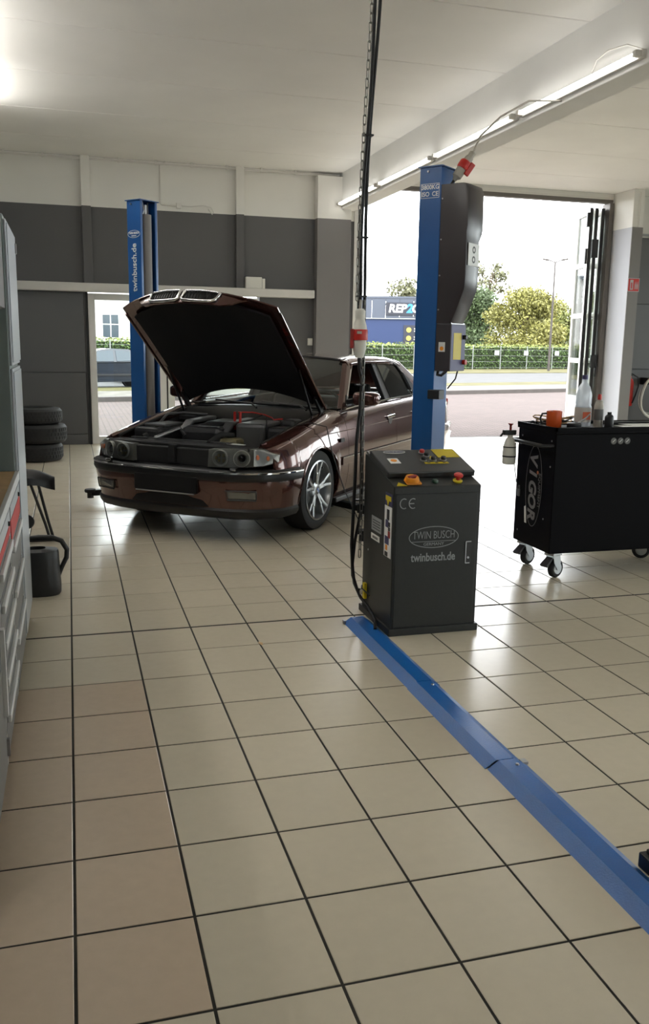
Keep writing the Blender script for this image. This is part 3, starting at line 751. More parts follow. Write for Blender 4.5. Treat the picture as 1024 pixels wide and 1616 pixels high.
# boot lid and rear panel
br = []
for x in (3.10, 3.28, 3.5, 3.75, 3.95, 4.03, 4.05):
    z = interp(x, [(3.1, 1.035), (3.5, 1.04), (3.95, 1.025), (4.03, 1.005), (4.05, .96)])
    yo = side_y(x, beltz(x))+.005
    br.append([(x, yo*l, z-(.045*abs(l)**4)) for l in (-1, -.9, -.7, -.35, 0, .35, .7, .9, 1)])
br.append([(4.06, q[1]*.99, .60) for q in br[-1]])
MB().shell(br, (-.015, 0, -.015)).build('boot_lid', 'car_paint', CAR, smooth=45)
for s in (1, -1):
    MB().add([(4.0, -s*.80, .70), (4.075, -s*.76, .70), (4.075, -s*.40, .70), (4.0, -s*.40, .70), (3.98, -s*.80, .9), (4.06, -s*.76, .9), (4.06, -s*.40, .9), (3.98, -s*.40, .9)],
             [(3,2,1,0),(4,5,6,7),(0,1,5,4),(1,2,6,5),(2,3,7,6),(3,0,4,7)]).build('tail_lamp', 'red_plastic', CAR, bevel=.01)
    # pillars, rails
    MB().add([gp(.66, .955, s), gp(.78, .955, s, .004), gp(1.32, 1.365, s, .004), gp(1.235, 1.385, s), gp(.66, .955, s, -.05), gp(.78, .955, s, -.05), gp(1.32, 1.365, s, -.05), gp(1.235, 1.385, s, -.05)],
             [(0,1,2,3),(7,6,5,4),(0,4,5,1),(1,5,6,2),(2,6,7,3),(3,7,4,0)]).build('a_pillar', 'car_paint', CAR, bevel=.01)
    rl = [(1.20, 1.375), (1.35, 1.40), (1.6, 1.412), (2.0, 1.412), (2.3, 1.402), (2.5, 1.38), (2.62, 1.345)]
    MB().shell([[gp(x, z-.045, s, .003), gp(x, z-.02, s, .008), gp(x, z, s, -.005), gp(x, z+.005, s, -.05)] for x, z in rl], (0, s*.02, -.004)).build('roof_rail', 'car_paint', CAR, smooth=50)
    cp = [(2.50, 1.385), (2.66, 1.355), (2.95, 1.19), (3.16, 1.045), (3.12, 1.0), (2.90, 1.0), (2.70, 1.20), (2.50, 1.335)]
    MB().add([gp(x, z, s, .003) for x, z in cp]+[gp(x, z, s, -.04) for x, z in cp], [tuple(range(8)), tuple(range(15, 7, -1))]+[(i, (i+1) % 8, 8+(i+1) % 8, 8+i) for i in range(8)]).build('c_pillar', 'car_paint', CAR, bevel=.006)
    bp = [(1.80, .97), (1.96, .97), (1.93, 1.38), (1.82, 1.38)]
    MB().add([gp(x, z, s, .002) for x, z in bp]+[gp(x, z, s, -.05) for x, z in bp], [(0,1,2,3),(7,6,5,4)]+[(i, (i+1) % 4, 4+(i+1) % 4, 4+i) for i in range(4)]).build('b_pillar', 'car_black', CAR, bevel=.006)
    rw = [(1.97, .99), (1.94, 1.365), (2.38, 1.362), (2.52, 1.325), (2.60, 1.25), (2.66, 1.0)]
    MB().add([gp(x, z, s, -.012) for x, z in rw]+[gp(x, z, s, -.018) for x, z in rw], [tuple(range(6)), tuple(range(11, 5, -1))]+[(i, (i+1) % 6, 6+(i+1) % 6, 6+i) for i in range(6)]).build('rear_side_window', 'car_glass', CAR)
    MB().tube([gp(x, z, s, .0) for x, z in rw], .009, 6, closed=True).build('window_trim', 'car_black', CAR)
    qw = [(2.70, 1.0), (2.63, 1.24), (2.72, 1.19), (2.88, 1.01)]
    MB().add([gp(x, z, s, .002) for x, z in qw]+[gp(x, z, s, .008) for x, z in qw], [(0,1,2,3),(7,6,5,4)]+[(i, (i+1) % 4, 4+(i+1) % 4, 4+i) for i in range(4)]).build('quarter_window', 'window_dark', CAR)
    MB().tube([gp(x, z, s, .004) for x, z in ((.78, .985), (1.31, 1.355), (1.6, 1.372), (1.8, 1.373))], .008, 6).build('window_trim', 'chrome', CAR, smooth=50)
    MB().tube([(x, -s*(ygh(.97)+.02), beltz(x)+.012) for x in (.62, 1.0, 1.4, 1.85, 2.3, 2.7, 2.95)], .011, 6).build('belt_trim', 'chrome', CAR, smooth=50)
    MB().add([(x, -s*y, z) for x, y, z in ((.62, .79, .97), (3.16, .79, 1.0), (3.16, .66, 1.0), (.62, .66, .97))], [(0,1,2,3)]).build('belt_ledge', 'car_black', CAR)
    # mirror
    mr_ = MB()
    rings = []
    for yy, k in ((.865, .70), (.885, .92), (.93, 1.0), (1.02, 1.0), (1.065, .93), (1.09, .78), (1.10, .5)):
        rings.append([(.83-.035*k+.060*k*math.copysign(abs(cos(a))**.6, cos(a))+.03*(yy-.86), -s*yy, 1.055+.062*k*math.copysign(abs(sin(a))**.6, sin(a))) for a in [2*pi*i/24 for i in range(24)]])
    mr_.v = [q for r in rings for q in r]
    for i in range(len(rings)-1):
        for k in range(24): mr_.f.append((i*24+k, i*24+(k+1) % 24, (i+1)*24+(k+1) % 24, (i+1)*24+k))
    mr_.f += [tuple(range(24)), tuple((len(rings)-1)*24+k for k in range(24))]
    mir = mr_.build('door_mirror', 'car_paint', CAR, smooth=50)
    MB().bar((.80, -s*.80, 1.02), (.80, -s*.90, 1.04), .07, .05).build('mirror_foot', 'car_black', mir, bevel=.01)
    MB().add([gp(.76, .985, s, .01), gp(.90, .985, s, .01), gp(.88, 1.08, s, .01), gp(.76, .985, s, -.03), gp(.90, .985, s, -.03), gp(.88, 1.08, s, -.03)], [(0,1,2),(5,4,3),(0,3,4,1),(1,4,5,2),(2,5,3,0)]).build('mirror_triangle', 'car_black', mir)
    # small black badge on the fender
    MB().box(.36, .44, -s*.932-.004, -s*.932+.004, .70, .735).build('side_indicator', 'car_black', CAR, bevel=.003)
# interior
MB().box(.62, 3.1, -.78, .78, .22, .30).build('cabin_floor', 'car_black', CAR)
ds = MB(); ds.shell([[(.60+.13*(l*l), .72*l, .93) for l in (-1,-.5,0,.5,1)], [(.95, .72*l, .96) for l in (-1,-.5,0,.5,1)], [(1.12, .72*l, .88) for l in (-1,-.5,0,.5,1)], [(1.08, .72*l, .6) for l in (-1,-.5,0,.5,1)]], (0, 0, -.05)); ds.build('dashboard', 'car_black', CAR, smooth=40)
sw = MB().tube([(1.20+.06*sin(a)*.5, -.38+.19*cos(a), .92+.17*sin(a)) for a in [2*pi*k/20 for k in range(20)]], .014, 8, closed=True).build('steering_wheel', 'car_black', CAR, smooth=50)
MB().bar((1.14, -.38, .9), (1.19, -.38, .92), .1, .1).build('wheel_boss', 'car_black', sw)
for s in (1, -1):
    st = MB().box(1.45, 2.0, -s*.38-.25, -s*.38+.25, .3, .58).build('front_seat', 'leather', CAR, bevel=.05)
    MB().add([(x, -s*.38+y, z) for x, y, z in ((1.86, -.25, .55), (2.0, -.25, .55), (2.0, .25, .55), (1.86, .25, .55), (2.02, -.22, 1.0), (2.11, -.22, 1.0), (2.11, .22, 1.0), (2.02, .22, 1.0))], [(0,1,2,3),(7,6,5,4),(0,4,5,1),(1,5,6,2),(2,6,7,3),(3,7,4,0)]).build('backrest', 'leather', st, bevel=.04)
    MB().box(2.05, 2.13, -s*.38-.13, -s*.38+.13, 1.02, 1.13).build('headrest', 'leather', st, bevel=.03)
MB().box(2.55, 2.95, -.68, .68, .3, .95).build('rear_bench', 'leather', CAR, bevel=.05)
MB().box(2.9, 3.25, -.66, .66, .96, 1.0).build('parcel_shelf', 'car_black', CAR)
MB().box(1.15, 1.17, -.12, .12, 1.30, 1.36).build('rear_mirror', 'car_black', CAR, bevel=.006)

# bumpers, swept round the nose and tail
PLAN = [(-.40, .925), (-.50, .92), (-.60, .895), (-.69, .845), (-.765, .775), (-.82, .69), (-.862, .57), (-.888, .42), (-.90, .22), (-.905, 0)]
PLAN = PLAN+[(x, -y) for x, y in reversed(PLAN[:-1])]
def sweep(plan, sec, thick=.02):
    pts = [Vector((x, -y, 0)) for x, y in plan]; rows = []
    for i, p in enumerate(pts):
        t = (pts[min(i+1, len(pts)-1)]-pts[max(i-1, 0)]).normalized(); n = Vector((t.y, -t.x, 0))
        c = Vector((.5, 0, 0)) if plan[0][0] < 0 else Vector((2.9, 0, 0))
        if n.dot(p-c) < 0: n = -n
        rows.append([tuple(p+n*o+Vector((0, 0, z))) for o, z in sec])
    return MB().shell(rows, lambda i, k: (Vector((.45 if plan[0][0] < 0 else 3.0, 0, rows[i][k][2]))-Vector(rows[i][k])).normalized()*thick)
sweep(PLAN, [(-.08, .585), (-.01, .58), (.012, .565), (.02, .545), (.022, .51), (.014, .495)]).build('bumper_strip', 'car_black', CAR, smooth=35)
sweep(PLAN, [(.016, .568), (.024, .564), (.024, .554), (.016, .55)], .004).build('bumper_chrome', 'chrome', CAR, smooth=35)
sweep(PLAN, [(.008, .495), (.008, .48), (0, .43), (-.012, .38), (-.025, .33), (-.032, .275)]).build('bumper_cover', 'car_paint', CAR, smooth=35)
sweep(PLAN, [(-.03, .278), (-.018, .26), (-.02, .235), (-.04, .205), (-.10, .185)]).build('front_spoiler', 'car_black', CAR, smooth=35)
MB().box(-.925, -.895, -.29, .29, .385, .515).build('plate_holder', 'car_black', CAR, bevel=.006)
MB().shell([[(-.893+.05*(l/.46)**2, l, z) for l in (-.46, -.3, -.15, 0, .15, .3, .46)] for z in (.375, .285)], (.03, 0, 0)).build('lower_intake', 'car_black', CAR)
MB().tube([(-.93, -.27, .382), (-.93, .27, .382)], .006, 6).build('plate_strip', 'steel', CAR)
for s in (1, -1):
    fg = MB().add([(x, -s*y, z) for x, y, z in ((-.868, .53, .355), (-.79, .735, .355), (-.797, .74, .42), (-.878, .52, .42), (-.82, .53, .355), (-.74, .735, .355), (-.74, .74, .42), (-.82, .52, .42))], [(0,1,2,3),(7,6,5,4),(0,4,5,1),(1,5,6,2),(2,6,7,3),(3,7,4,0)]).build('fog_lamp', 'fog_glass', CAR, bevel=.008)
    MB().tube([(x-.004, -s*y, z) for x, y, z in ((-.868, .53, .352), (-.79, .738, .352), (-.797, .745, .423), (-.878, .517, .423))], .006, 6, closed=True).build('fog_surround', 'car_black', fg)
    MB().box(-.875, -.84, -s*.58-.025, -s*.58+.025, .58, .60).build('washer_nozzle', 'chrome', CAR, bevel=.004)
RPL = [(3.33, .925), (3.6, .915), (3.85, .875), (3.98, .81), (4.06, .68), (4.10, .4), (4.115, 0)]; RPL = RPL+[(x, -y) for x, y in reversed(RPL[:-1])]
sweep(RPL, [(-.06, .635), (.0, .63), (.02, .60), (.022, .52), (.01, .49), (-.0, .40), (-.03, .26), (-.10, .22)]).build('rear_bumper', 'car_paint', CAR, smooth=40)
MB().box(-.55, 3.9, -.62, .62, .15, .20).build('underbody', 'car_black', CAR)
MB().box(-.7, .62, -.66, .66, .42, .46).build('bay_floor', 'car_black', CAR)
MB().box(.60, .64, -.70, .70, .3, .95).build('bulkhead', 'car_black', CAR)
MB().shell([[(.30, .68*l, .86) for l in (-1, -.5, 0, .5, 1)], [(.42, .69*l, .93) for l in (-1, -.5, 0, .5, 1)], [(.60+.12*l*l, .72*l, .965-.03*l*l) for l in (-1, -.5, 0, .5, 1)]], (0, 0, -.03)).build('cowl', 'bay_black', CAR, smooth=40)
for y0 in (-.05, -.55):
    MB().tube([(.46, y0, .955), (.55, y0+.1, .985), (.66, y0+.55, 1.0)], .009, 6).build('wiper', 'car_black', CAR)

# nose: radiator carrier and twin headlights
MB().box(-.80, -.72, -.36, .36, .58, .72).build('radiator_carrier', 'bay_black', CAR, bevel=.01)
MB().box(-.72, -.68, -.60, .60, .42, .70).build('radiator', 'car_black', CAR)
MB().box(-.76, -.60, -.66, .66, .715, .745).build('lock_carrier', 'bay_black', CAR, bevel=.008)
MB().box(-.83, -.78, -.03, .03, .60, .74).build('centre_strut', 'bay_black', CAR, bevel=.004)
for s in (1, -1):
    lo = [(-.868, .35, .595), (-.845, .50, .595), (-.79, .64, .60), (-.715, .755, .605), (-.625, .845, .635)]
    hi = [(-.850, .35, .728), (-.828, .50, .735), (-.775, .64, .738), (-.70, .75, .735), (-.64, .835, .69)]
    n5 = 5
    vs_ = [(x+.012, -s*y, z) for x, y, z in lo]+[(x+.012, -s*y, z) for x, y, z in hi]+[(-.58, -s*y, z) for x, y, z in lo]+[(-.58, -s*y, z) for x, y, z in hi]
    fs_h = []
    for i in range(4): fs_h += [(i, i+1, 6+i, 5+i), (10+i, 15+i, 16+i, 11+i), (i, 10+i, 11+i, i+1), (5+i, 6+i, 16+i, 15+i)]
    fs_h += [(0, 5, 15, 10), (4, 14, 19, 9)]
    hl = MB().add(vs_, fs_h).build('headlight', 'lamp_housing', CAR, smooth=30)
    for cx, cy, a in ((-.848, .452, 9), (-.802, .612, 24)):
        M_ = T(cx+.012, -s*cy, .667) @ RZ(s*math.radians(a)) @ RY(-pi/2)
        MB().lathe([(.0, -.02), (.03, -.015), (.052, .004), (.060, .014), (.064, .014), (.064, -.02)], 26, M_).build('reflector', 'lamp_reflector', hl, smooth=40)
        if cy > .5:
            MB().lathe([(.0, .016), (.018, .013), (.027, .004), (.030, -.01)], 18, M_).build('projector_lens', 'black_gloss', hl, smooth=50)
        else:
            for dx_, dy_ in ((-.02, -.025), (.02, -.025), (-.02, .012), (.02, .012), (0, .035)): MB().box(dx_-.012, dx_+.012, dy_-.009, dy_+.009, -.008, .006, M_).build('facet', 'fluid_yellow', hl, bevel=.003)
    ind = MB().add([(x, -s*y, z) for x, y, z in ((-.765, .70, .608), (-.712, .758, .61), (-.622, .848, .64), (-.637, .838, .688), (-.697, .753, .73), (-.748, .692, .733))]+[(x+.05, -s*(y-.03), z) for x, y, z in ((-.765, .70, .608), (-.712, .758, .61), (-.622, .848, .64), (-.637, .838, .688), (-.697, .753, .73), (-.748, .692, .733))],
             [tuple(range(6)), tuple(range(11, 5, -1))]+[(i, (i+1) % 6, 6+(i+1) % 6, 6+i) for i in range(6)]).build('indicator', 'indicator_clear', hl, bevel=.004)
    for xx, yy, zz in ((-.738, .722, .675), (-.686, .782, .668)):
        MB().lathe([(0, .008), (.012, .006), (.014, -.01)], 12, T(xx, -s*yy, zz) @ RZ(s*.75) @ RY(-pi/2) @ Matrix.Diagonal((1.5, 1, 1, 1))).build('bulb', 'indicator_orange', hl)
    lr = [lo[i] for i in range(5)]; hr = [hi[i] for i in range(5)]
    MB().grid([[(x-.006, -s*y, z) for x, y, z in lr], [(x-.012, -s*y, z) for x, y, z in [tuple((p+q)/2 for p, q in zip(lo[i], hi[i])) for i in range(5)]], [(x-.006, -s*y, z) for x, y, z in hr]]).build('lens', 'lamp_lens', hl, smooth=60)

# engine bay contents
def part(nm, m_, x, lat, z, sx, sy, sz, bev=.02, rz=0):
    return MB().box(-sx/2, sx/2, -sy/2, sy/2, 0, sz, T(x, -lat, z) @ RZ(rz)).build(nm, m_, CAR, bevel=bev)
eng = part('engine_cover', 'engine_dark', .02, -.08, .55, .62, .40, .285, .05)
MB().shell([[(-.18, -.12+.08+l, .835) for l in (0,.1,.2)], [(-.05, -.12+.08+l, .862) for l in (0,.1,.2)], [(.2, -.12+.08+l, .868) for l in (0,.1,.2)], [(.3, -.12+.08+l, .84) for l in (0,.1,.2)]], (0, 0, -.03)).build('cover_ridge', 'engine_dark', eng, bevel=.012)
for dy in (-.12, .28):
    MB().shell([[(-.22, .08+dy-.11, .80), (-.22, .08+dy-.03, .80)], [(-.12, .08+dy-.12, .872), (-.12, .08+dy-.03, .872)], [(.25, .08+dy-.12, .885), (.25, .08+dy-.03, .885)]], (0, 0, -.03)).build('cover_trim', 'engine_grey', eng, bevel=.008)
part('intake_plenum', 'engine_grey', .05, .30, .60, .42, .26, .27, .03, .1)
part('air_filter_box', 'engine_dark', -.25, -.47, .52, .46, .28, .30, .03, -.1)
ab = part('filter_lid', 'engine_grey', -.22, -.47, .82, .30, .22, .025, .01, -.1)
part('coolant_tank', 'fluid_yellow', -.34, .26, .60, .16, .17, .165, .03, .1)
part('fuse_box', 'engine_dark', .05, .54, .60, .30, .18, .24, .03)
part('brake_reservoir', 'engine_dark', .24, .52, .72, .2, .16, .17, .04)
part('fan_shroud', 'engine_dark', -.50, 0, .50, .12, .9, .24, .03)
part('label_strip', 'paper', -.58, .44, .742, .03, .16, .006, .001)
part('strut_tower', 'bay_black', .05, -.56, .50, .28, .22, .30, .06)
MB().tube([(-.5, .5, .74), (-.40, .44, .80), (-.3, .46, .80), (-.26, .52, .74)], .028, 8).build('hose', 'rubber', CAR, smooth=50)
MB().tube([(-.55, .35, .75), (-.45, .28, .79), (-.35, .24, .82), (-.33, .2, .76)], .016, 8).build('hose', 'steel', CAR, smooth=50)
MB().tube([(-.60, -.2, .74), (-.45, -.22, .8), (-.3, -.25, .78)], .022, 8).build('hose', 'rubber', CAR, smooth=50)
MB().tube([(-.2, .55, .83), (.0, .60, .9), (.2, .56, .9), (.35, .4, .88)], .012, 8).build('wiring_loom', 'engine_grey', CAR, smooth=50)
MB().box(-.60, -.57, -.4, .55, .748, .756).build('front_edge_strip', 'engine_grey', CAR)
for dx in (0, .045):
    MB().bar((-.05+dx*.3, -.12-dx, .80), (-.045+dx*.3, -.12-dx, .955), .016, .026).build('charger_clamp', 'red_plastic', CAR, bevel=.004)
MB().tube([(-.03, -.14, .95), (.03, -.25, .95), (.08, -.34, .93), (.06, -.42, .91), (.0, -.47, .90), (.1, -.50, .9)], .006, 6).build('charger_cable', 'red_plastic', CAR, smooth=50)
MB().tube([(-.02, -.28, .9), (.06, -.33, .93), (-.04, -.42, .92), (-.1, -.46, .80)], .005, 6).build('charger_lead', 'cable_black', CAR, smooth=50)
MB().tube([(-.12, -.715, .87), (.0, -.80, .89), (.06, -.93, .86), (.16, -.945, .62), (.3, -1.0, .3), (.5, -1.05, .02), (.9, -1.0, .01)], .005, 6).build('charger_lead', 'cable_black', CAR, smooth=50)

# raised bonnet
HA = math.radians(41.5); hd_ = Vector((-cos(HA), 0, sin(HA))); hn = Vector((sin(HA), 0, cos(HA))); ho = Vector((.50, 0, .985))
def hood_pt(s_, l, o): return ho+hd_*s_+hn*o+Vector((0, l, 0))
def hw(t): return .725
def hood_row(t, dn=0):
    r = []
    for k in range(17):
        l = -1+2*k/16
        s0 = .17*(1-l*l); s1 = 1.24+.21*(1-abs(l)**2.2)
        s_ = s0+(s1-s0)*t
        ridge = .018*math.exp(-((abs(l)-.42)/.10)**2)*min(1, t*1.2)
        o = .055*(1-l*l)+ridge*(1-max(0, t-.85)/.15*.6)-.085*(1-l*l)*max(0, (t-.72)/.28)**2
        r.append(hood_pt(s_, hw(t)*l, o-dn))
    return r
TS = [0, .08, .2, .35, .5, .65, .76, .84, .9, .95, 1.0]
HOOD = MB().shell([hood_row(t) for t in TS], lambda i, k: -hn*.012).build('bonnet', 'car_paint', CAR, smooth=40)
HOOD['label'] = 'raised maroon bonnet with twin grille'
MB().shell([[q for q in hood_row(t, .026)[1:16]] for t in [.03, .1, .3, .5, .7, .82, .9]], lambda i, k: -hn*.02).build('bonnet_liner', 'hood_liner', HOOD, smooth=40)
MB().tube([hood_row(t, .014)[0] for t in TS[:-1]], .012, 6).build('bonnet_edge', 'car_paint', HOOD); MB().tube([hood_row(t, .014)[16] for t in TS[:-1]], .012, 6).build('bonnet_edge', 'car_paint', HOOD)
# nose panel hanging from the bonnet tip, with the twin kidney grilles
def nose(l, v):      # l lateral metres, v 0 (lip) .. 1 (lower edge)
    L_ = l/.66; q = hood_row(1.0)
    k = (L_+1)*8; i = max(0, min(15, int(k))); f = k-i; base = q[i]*(1-f)+q[i+1]*f
    return Vector((base.x, l, base.z))-hn*(.125*v)+hd_*(.02*sin(pi*v*.6)-.015*v)
def nose_f(l): return interp(abs(l), [(0, 1), (.34, 1), (.41, .75), (.47, .28), (.50, .1)])
MB().shell([[nose(-.50+1.0*k/24, v*nose_f(-.50+1.0*k/24)) for k in range(25)] for v in (0, .3, .6, .85, 1)], -hd_*.015).build('nose_panel', 'car_paint', HOOD, smooth=40)
for s in (-1, 1):
    loop = [(.018, .16), (.03, .10), (.16, .06), (.285, .10), (.315, .2), (.30, .75), (.27, .88), (.15, .93), (.035, .90), (.018, .8)]
    KG = MB().tube([nose(s*l, v)+hd_*.012 for l, v in loop], .013, 8, closed=True).build('kidney_grille', 'chrome', CAR, smooth=50)
    MB().shell([[nose(s*(.025+.28*k/8), v)+hd_*.004 for k in range(9)] for v in (.1, .5, .9)], -hd_*.004).build('grille_back', 'car_black', KG)
    for k in range(11):
        l = s*(.04+.025*k); MB().tube([nose(l, .1)+hd_*.010, nose(l, .5)+hd_*.014, nose(l, .9)+hd_*.010], .0045, 4).build('grille_slat', 'black_gloss', KG)
for s in (1, -1):
    MB().tube([(.36, -s*.66, .90), tuple(hood_pt(.52, -s*.655, -.02))], [.012, .008], 8).build('gas_strut', 'car_black', CAR, smooth=50)
    MB().bar((.52, -s*.69, .90), tuple(hood_pt(.16, -s*.68, -.02)), .03, .05).build('bonnet_hinge', 'car_black', CAR, bevel=.006)

# wheels
def wheel(x, s):
    w_ = bpy.data.objects.new('wheel', None); COL.objects.link(w_); w_.parent = CAR; w_.location = (x, -s*.79, .335); w_.rotation_euler = (s*pi/2, 0, 0)
    MB().lathe([(.245, -.105), (.30, -.112), (.325, -.10), (.335, -.07), (.335, .07), (.325, .098), (.30, .108), (.245, .10)], 48, closed=True).build('tyre', 'rubber', w_, smooth=45)
    MB().lathe([(.245, .100), (.252, .108), (.240, .112), (.232, .095), (.225, .02), (.225, -.10), (.245, -.105)], 48, caps=False).build('rim', 'rim_silver', w_, smooth=40)
    MB().lathe([(0, -.02), (.15, -.02), (.17, -.03)], 32).build('brake_disc', 'steel', w_, smooth=40)
    MB().lathe([(0, -.09), (.225, -.09)], 32).build('rim_back', 'car_black', w_)
    sp = MB()
    for k in range(5):
        a0 = 2*pi*k/5+.3
        for d in (-1, 1):
            a = a0+d*.13; b = a0+d*.21
            p0 = Vector((.05*cos(a), .05*sin(a), .075)); p1 = Vector((.15*cos(a), .15*sin(a), .088)); p2 = Vector((.238*cos(b), .238*sin(b), .10))
            sp.bar(p0, p1, .026, .03, (0,0,1)); sp.bar(p1*.97, p2, .026, .026, (0,0,1))
    sp.build('spokes', 'rim_silver', w_, bevel=.005)
    hb = MB().lathe([(0, .098), (.030, .098), (.036, .09), (.072, .082), (.078, .05)], 30).build('hub', 'rim_silver', w_, smooth=40)
    MB().lathe([(0, .0995), (.03, .0995), (.03, .096)], 20).build('emblem_ring', 'car_black', w_)
    for k in range(4):
        a0 = pi/2*k; MB().prism([(0, 0)]+[(.021*cos(a0+pi/2*i/4), .021*sin(a0+pi/2*i/4)) for i in range(5)], .0995, .1005).build('emblem_quadrant', 'emblem_blue' if k % 2 else 'sign_white', w_)
    MB().tube([(.20*cos(1.1), .20*sin(1.1), .06), (.20*cos(1.1), .20*sin(1.1), .10)], .008, 6).build('valve', 'car_black', w_)
for x in (0, 2.93):
    for s in (1, -1): wheel(x, s)

# ------------------------------------------------------------------ two-post lift
HP = 2.83
def oval(parent, o, right, up, w_, h, ring, fill=None, th=.004, name='oval_ring'):
    M = frame(o, right, up); n = 36
    mb = MB(); vs = []
    for k in range(n):
        a = 2*pi*k/n
        for f in (1.0, 1-th*2/h):
            vs.append(M @ Vector((w_/2*cos(a)*(f if f == 1 else 1-th*2/w_), h/2*sin(a)*f, .001)))
            vs.append(M @ Vector((w_/2*cos(a)*(f if f == 1 else 1-th*2/w_), h/2*sin(a)*f, 0)))
    fs = []
    for k in range(n):
        a, b = 4*k, 4*((k+1) % n)
        fs += [(a, a+2, b+2, b), (a, b, b+1, a+1), (a+2, a+3, b+3, b+2)]
    mb.add(vs, fs); r = mb.build(name, ring, parent)
    if fill:
        MB().prism([(w_/2*.97*cos(2*pi*k/n), h/2*.97*sin(2*pi*k/n)) for k in range(n)], 0, .0006, M).build('oval_ground', fill, parent)
    return r
def lift_post(label, loc, ang, yc):
    t = thing('lift_post', label, 'car lift', loc, ang, 'blue posts of the car lift')
    # C channel, opening towards +x
    d, w_ = .09, .11
    prof = [(d, -w_), (-d, -w_), (-d, w_), (d, w_), (d, w_-.03), (d-.012, w_-.03), (d-.012, w_-.012), (-d+.012, w_-.012), (-d+.012, -w_+.012), (d-.012, -w_+.012), (d-.012, -w_+.03), (d, -w_+.03)]
    MB().prism([(x, y+yc) for x, y in prof], .02, HP).build('column', 'lift_blue', t, bevel=.004)
    MB().box(-d-.012, d+.012, yc-w_-.012, yc+w_+.012, HP, HP+.008).build('top_plate', 'lift_blue', t)
    MB().box(-.22, .16, -.24, .24, 0, .02).build('base_plate', 'lift_blue', t, bevel=.003)
    for sx in (-.18, .12):
        for sy in (-.2, .2): MB().lathe([(0, 0), (.014, 0), (.014, .02), (0, .02)], 6, T(sx, sy, .02)).build('anchor_bolt', 'steel', t)
    MB().tube([(.04, yc, .6), (.04, yc, HP-.12)], .058, 16).build('spindle_cover', 'spindle_grey', t, smooth=40)
    MB().tube([(.04, yc, .05), (.04, yc, HP-.03)], .018, 10).build('spindle', 'steel', t, smooth=40)
    for sy in (-.035, .035): MB().tube([(.04, yc+sy, HP-.13), (.05, yc+sy*.7, HP-.08), (.04, yc+sy, HP-.005)], .006, 6).build('cover_hook', 'steel', t)
    car_ = MB().box(-.07, .13, yc-.055, yc+.055, .08, .62).build('carriage', 'unit_grey', t, bevel=.008)
    MB().box(.11, .2, -.19, .19, .09, .2).build('arm_bracket', 'black_plastic', car_, bevel=.008)
    return t
def arm(t, y0, ang, l, z=.10):
    a = Vector((.16, y0, z)); dr = Vector((cos(ang), sin(ang), 0))
    ar = MB().bar(a, a+dr*l*.62, .1, .08).build('swing_arm', 'unit_grey', t, bevel=.006)
    MB().bar(a+dr*l*.45, a+dr*l, .075, .055).build('extension', 'black_plastic', ar, bevel=.004)
    e = a+dr*l
    MB().lathe([(.0, -.05), (.03, -.05), (.03, .0), (.05, .005), (.055, .02), (.05, .035), (0, .035)], 18, T(e.x, e.y, e.z)).build('lift_pad', 'rubber', ar, smooth=40)
    return ar
AX = math.radians(129.3)
LPA = lift_post('blue lift post bearing a 3800KG plate and the dark motor cover', (2.78, 1.854, 0), AX, .035)
LPB = lift_post('blue lift post with oval logo standing behind the raised bonnet', (.787, 4.287, 0), AX-pi, -.035)
arm(LPA, -.12, -.28, 1.12); arm(LPA, .12, 1.45, .5)
arm(LPB, -.12, -2.05, .62); arm(LPB, .12, 1.1, .7)
# release handle seen on the arm
# print on the posts
n_ = .1465
MB().box(-.085, .085, n_-.002, n_, 2.612, 2.712).build('capacity_plate', 'lift_blue', LPA)
pl = MB()
for a, b in (((-.075, 2.612), (.075, 2.612)), ((-.075, 2.712), (.075, 2.712)), ((-.075, 2.612), (-.075, 2.712)), ((.075, 2.612), (.075, 2.712))):
    pl.bar((a[0], n_, a[1]), (b[0], n_, b[1]), .003, .003)
pl.build('plate_border', 'print_white', LPA)
text('3800KG', .046, 'print_white', LPA, (0, n_, 2.687), (-1,0,0), (0,0,1), .002, .0008, .95)
text('ISO', .046, 'print_white', LPA, (.038, n_, 2.638), (-1,0,0), (0,0,1), .002, .0008, .95); text('CE', .046, 'print_white', LPA, (-.042, n_, 2.638), (-1,0,0), (0,0,1), .002, .0008, .95)
MB().lathe([(0, 0), (.008, 0), (.008, .01)], 8, T(.02, n_-.002, 2.80) @ RX(-pi/2)).build('bolt', 'steel', LPA)
r_ = oval(LPB, (0, -n_, 2.527), (1,0,0), (0,0,1), .165, .07, 'print_white', None, .004)
text('TWIN BUSCH', .026, 'print_white', LPB, (0, -n_-.001, 2.535), (1,0,0), (0,0,1), .002, .001, .85)
text('GERMANY', .014, 'print_white', LPB, (0, -n_-.001, 2.51), (1,0,0), (0,0,1), .002, .0004)
text('twinbusch.de', .088, 'print_white', LPB, (0, -n_-.001, 2.22), (0,0,1), (-1,0,0), .002, .0016, .95)
MB().lathe([(0, 0), (.008, 0), (.008, .01)], 8, T(-.03, -n_+.002, 2.80) @ RX(pi/2)).build('bolt', 'steel', LPB)
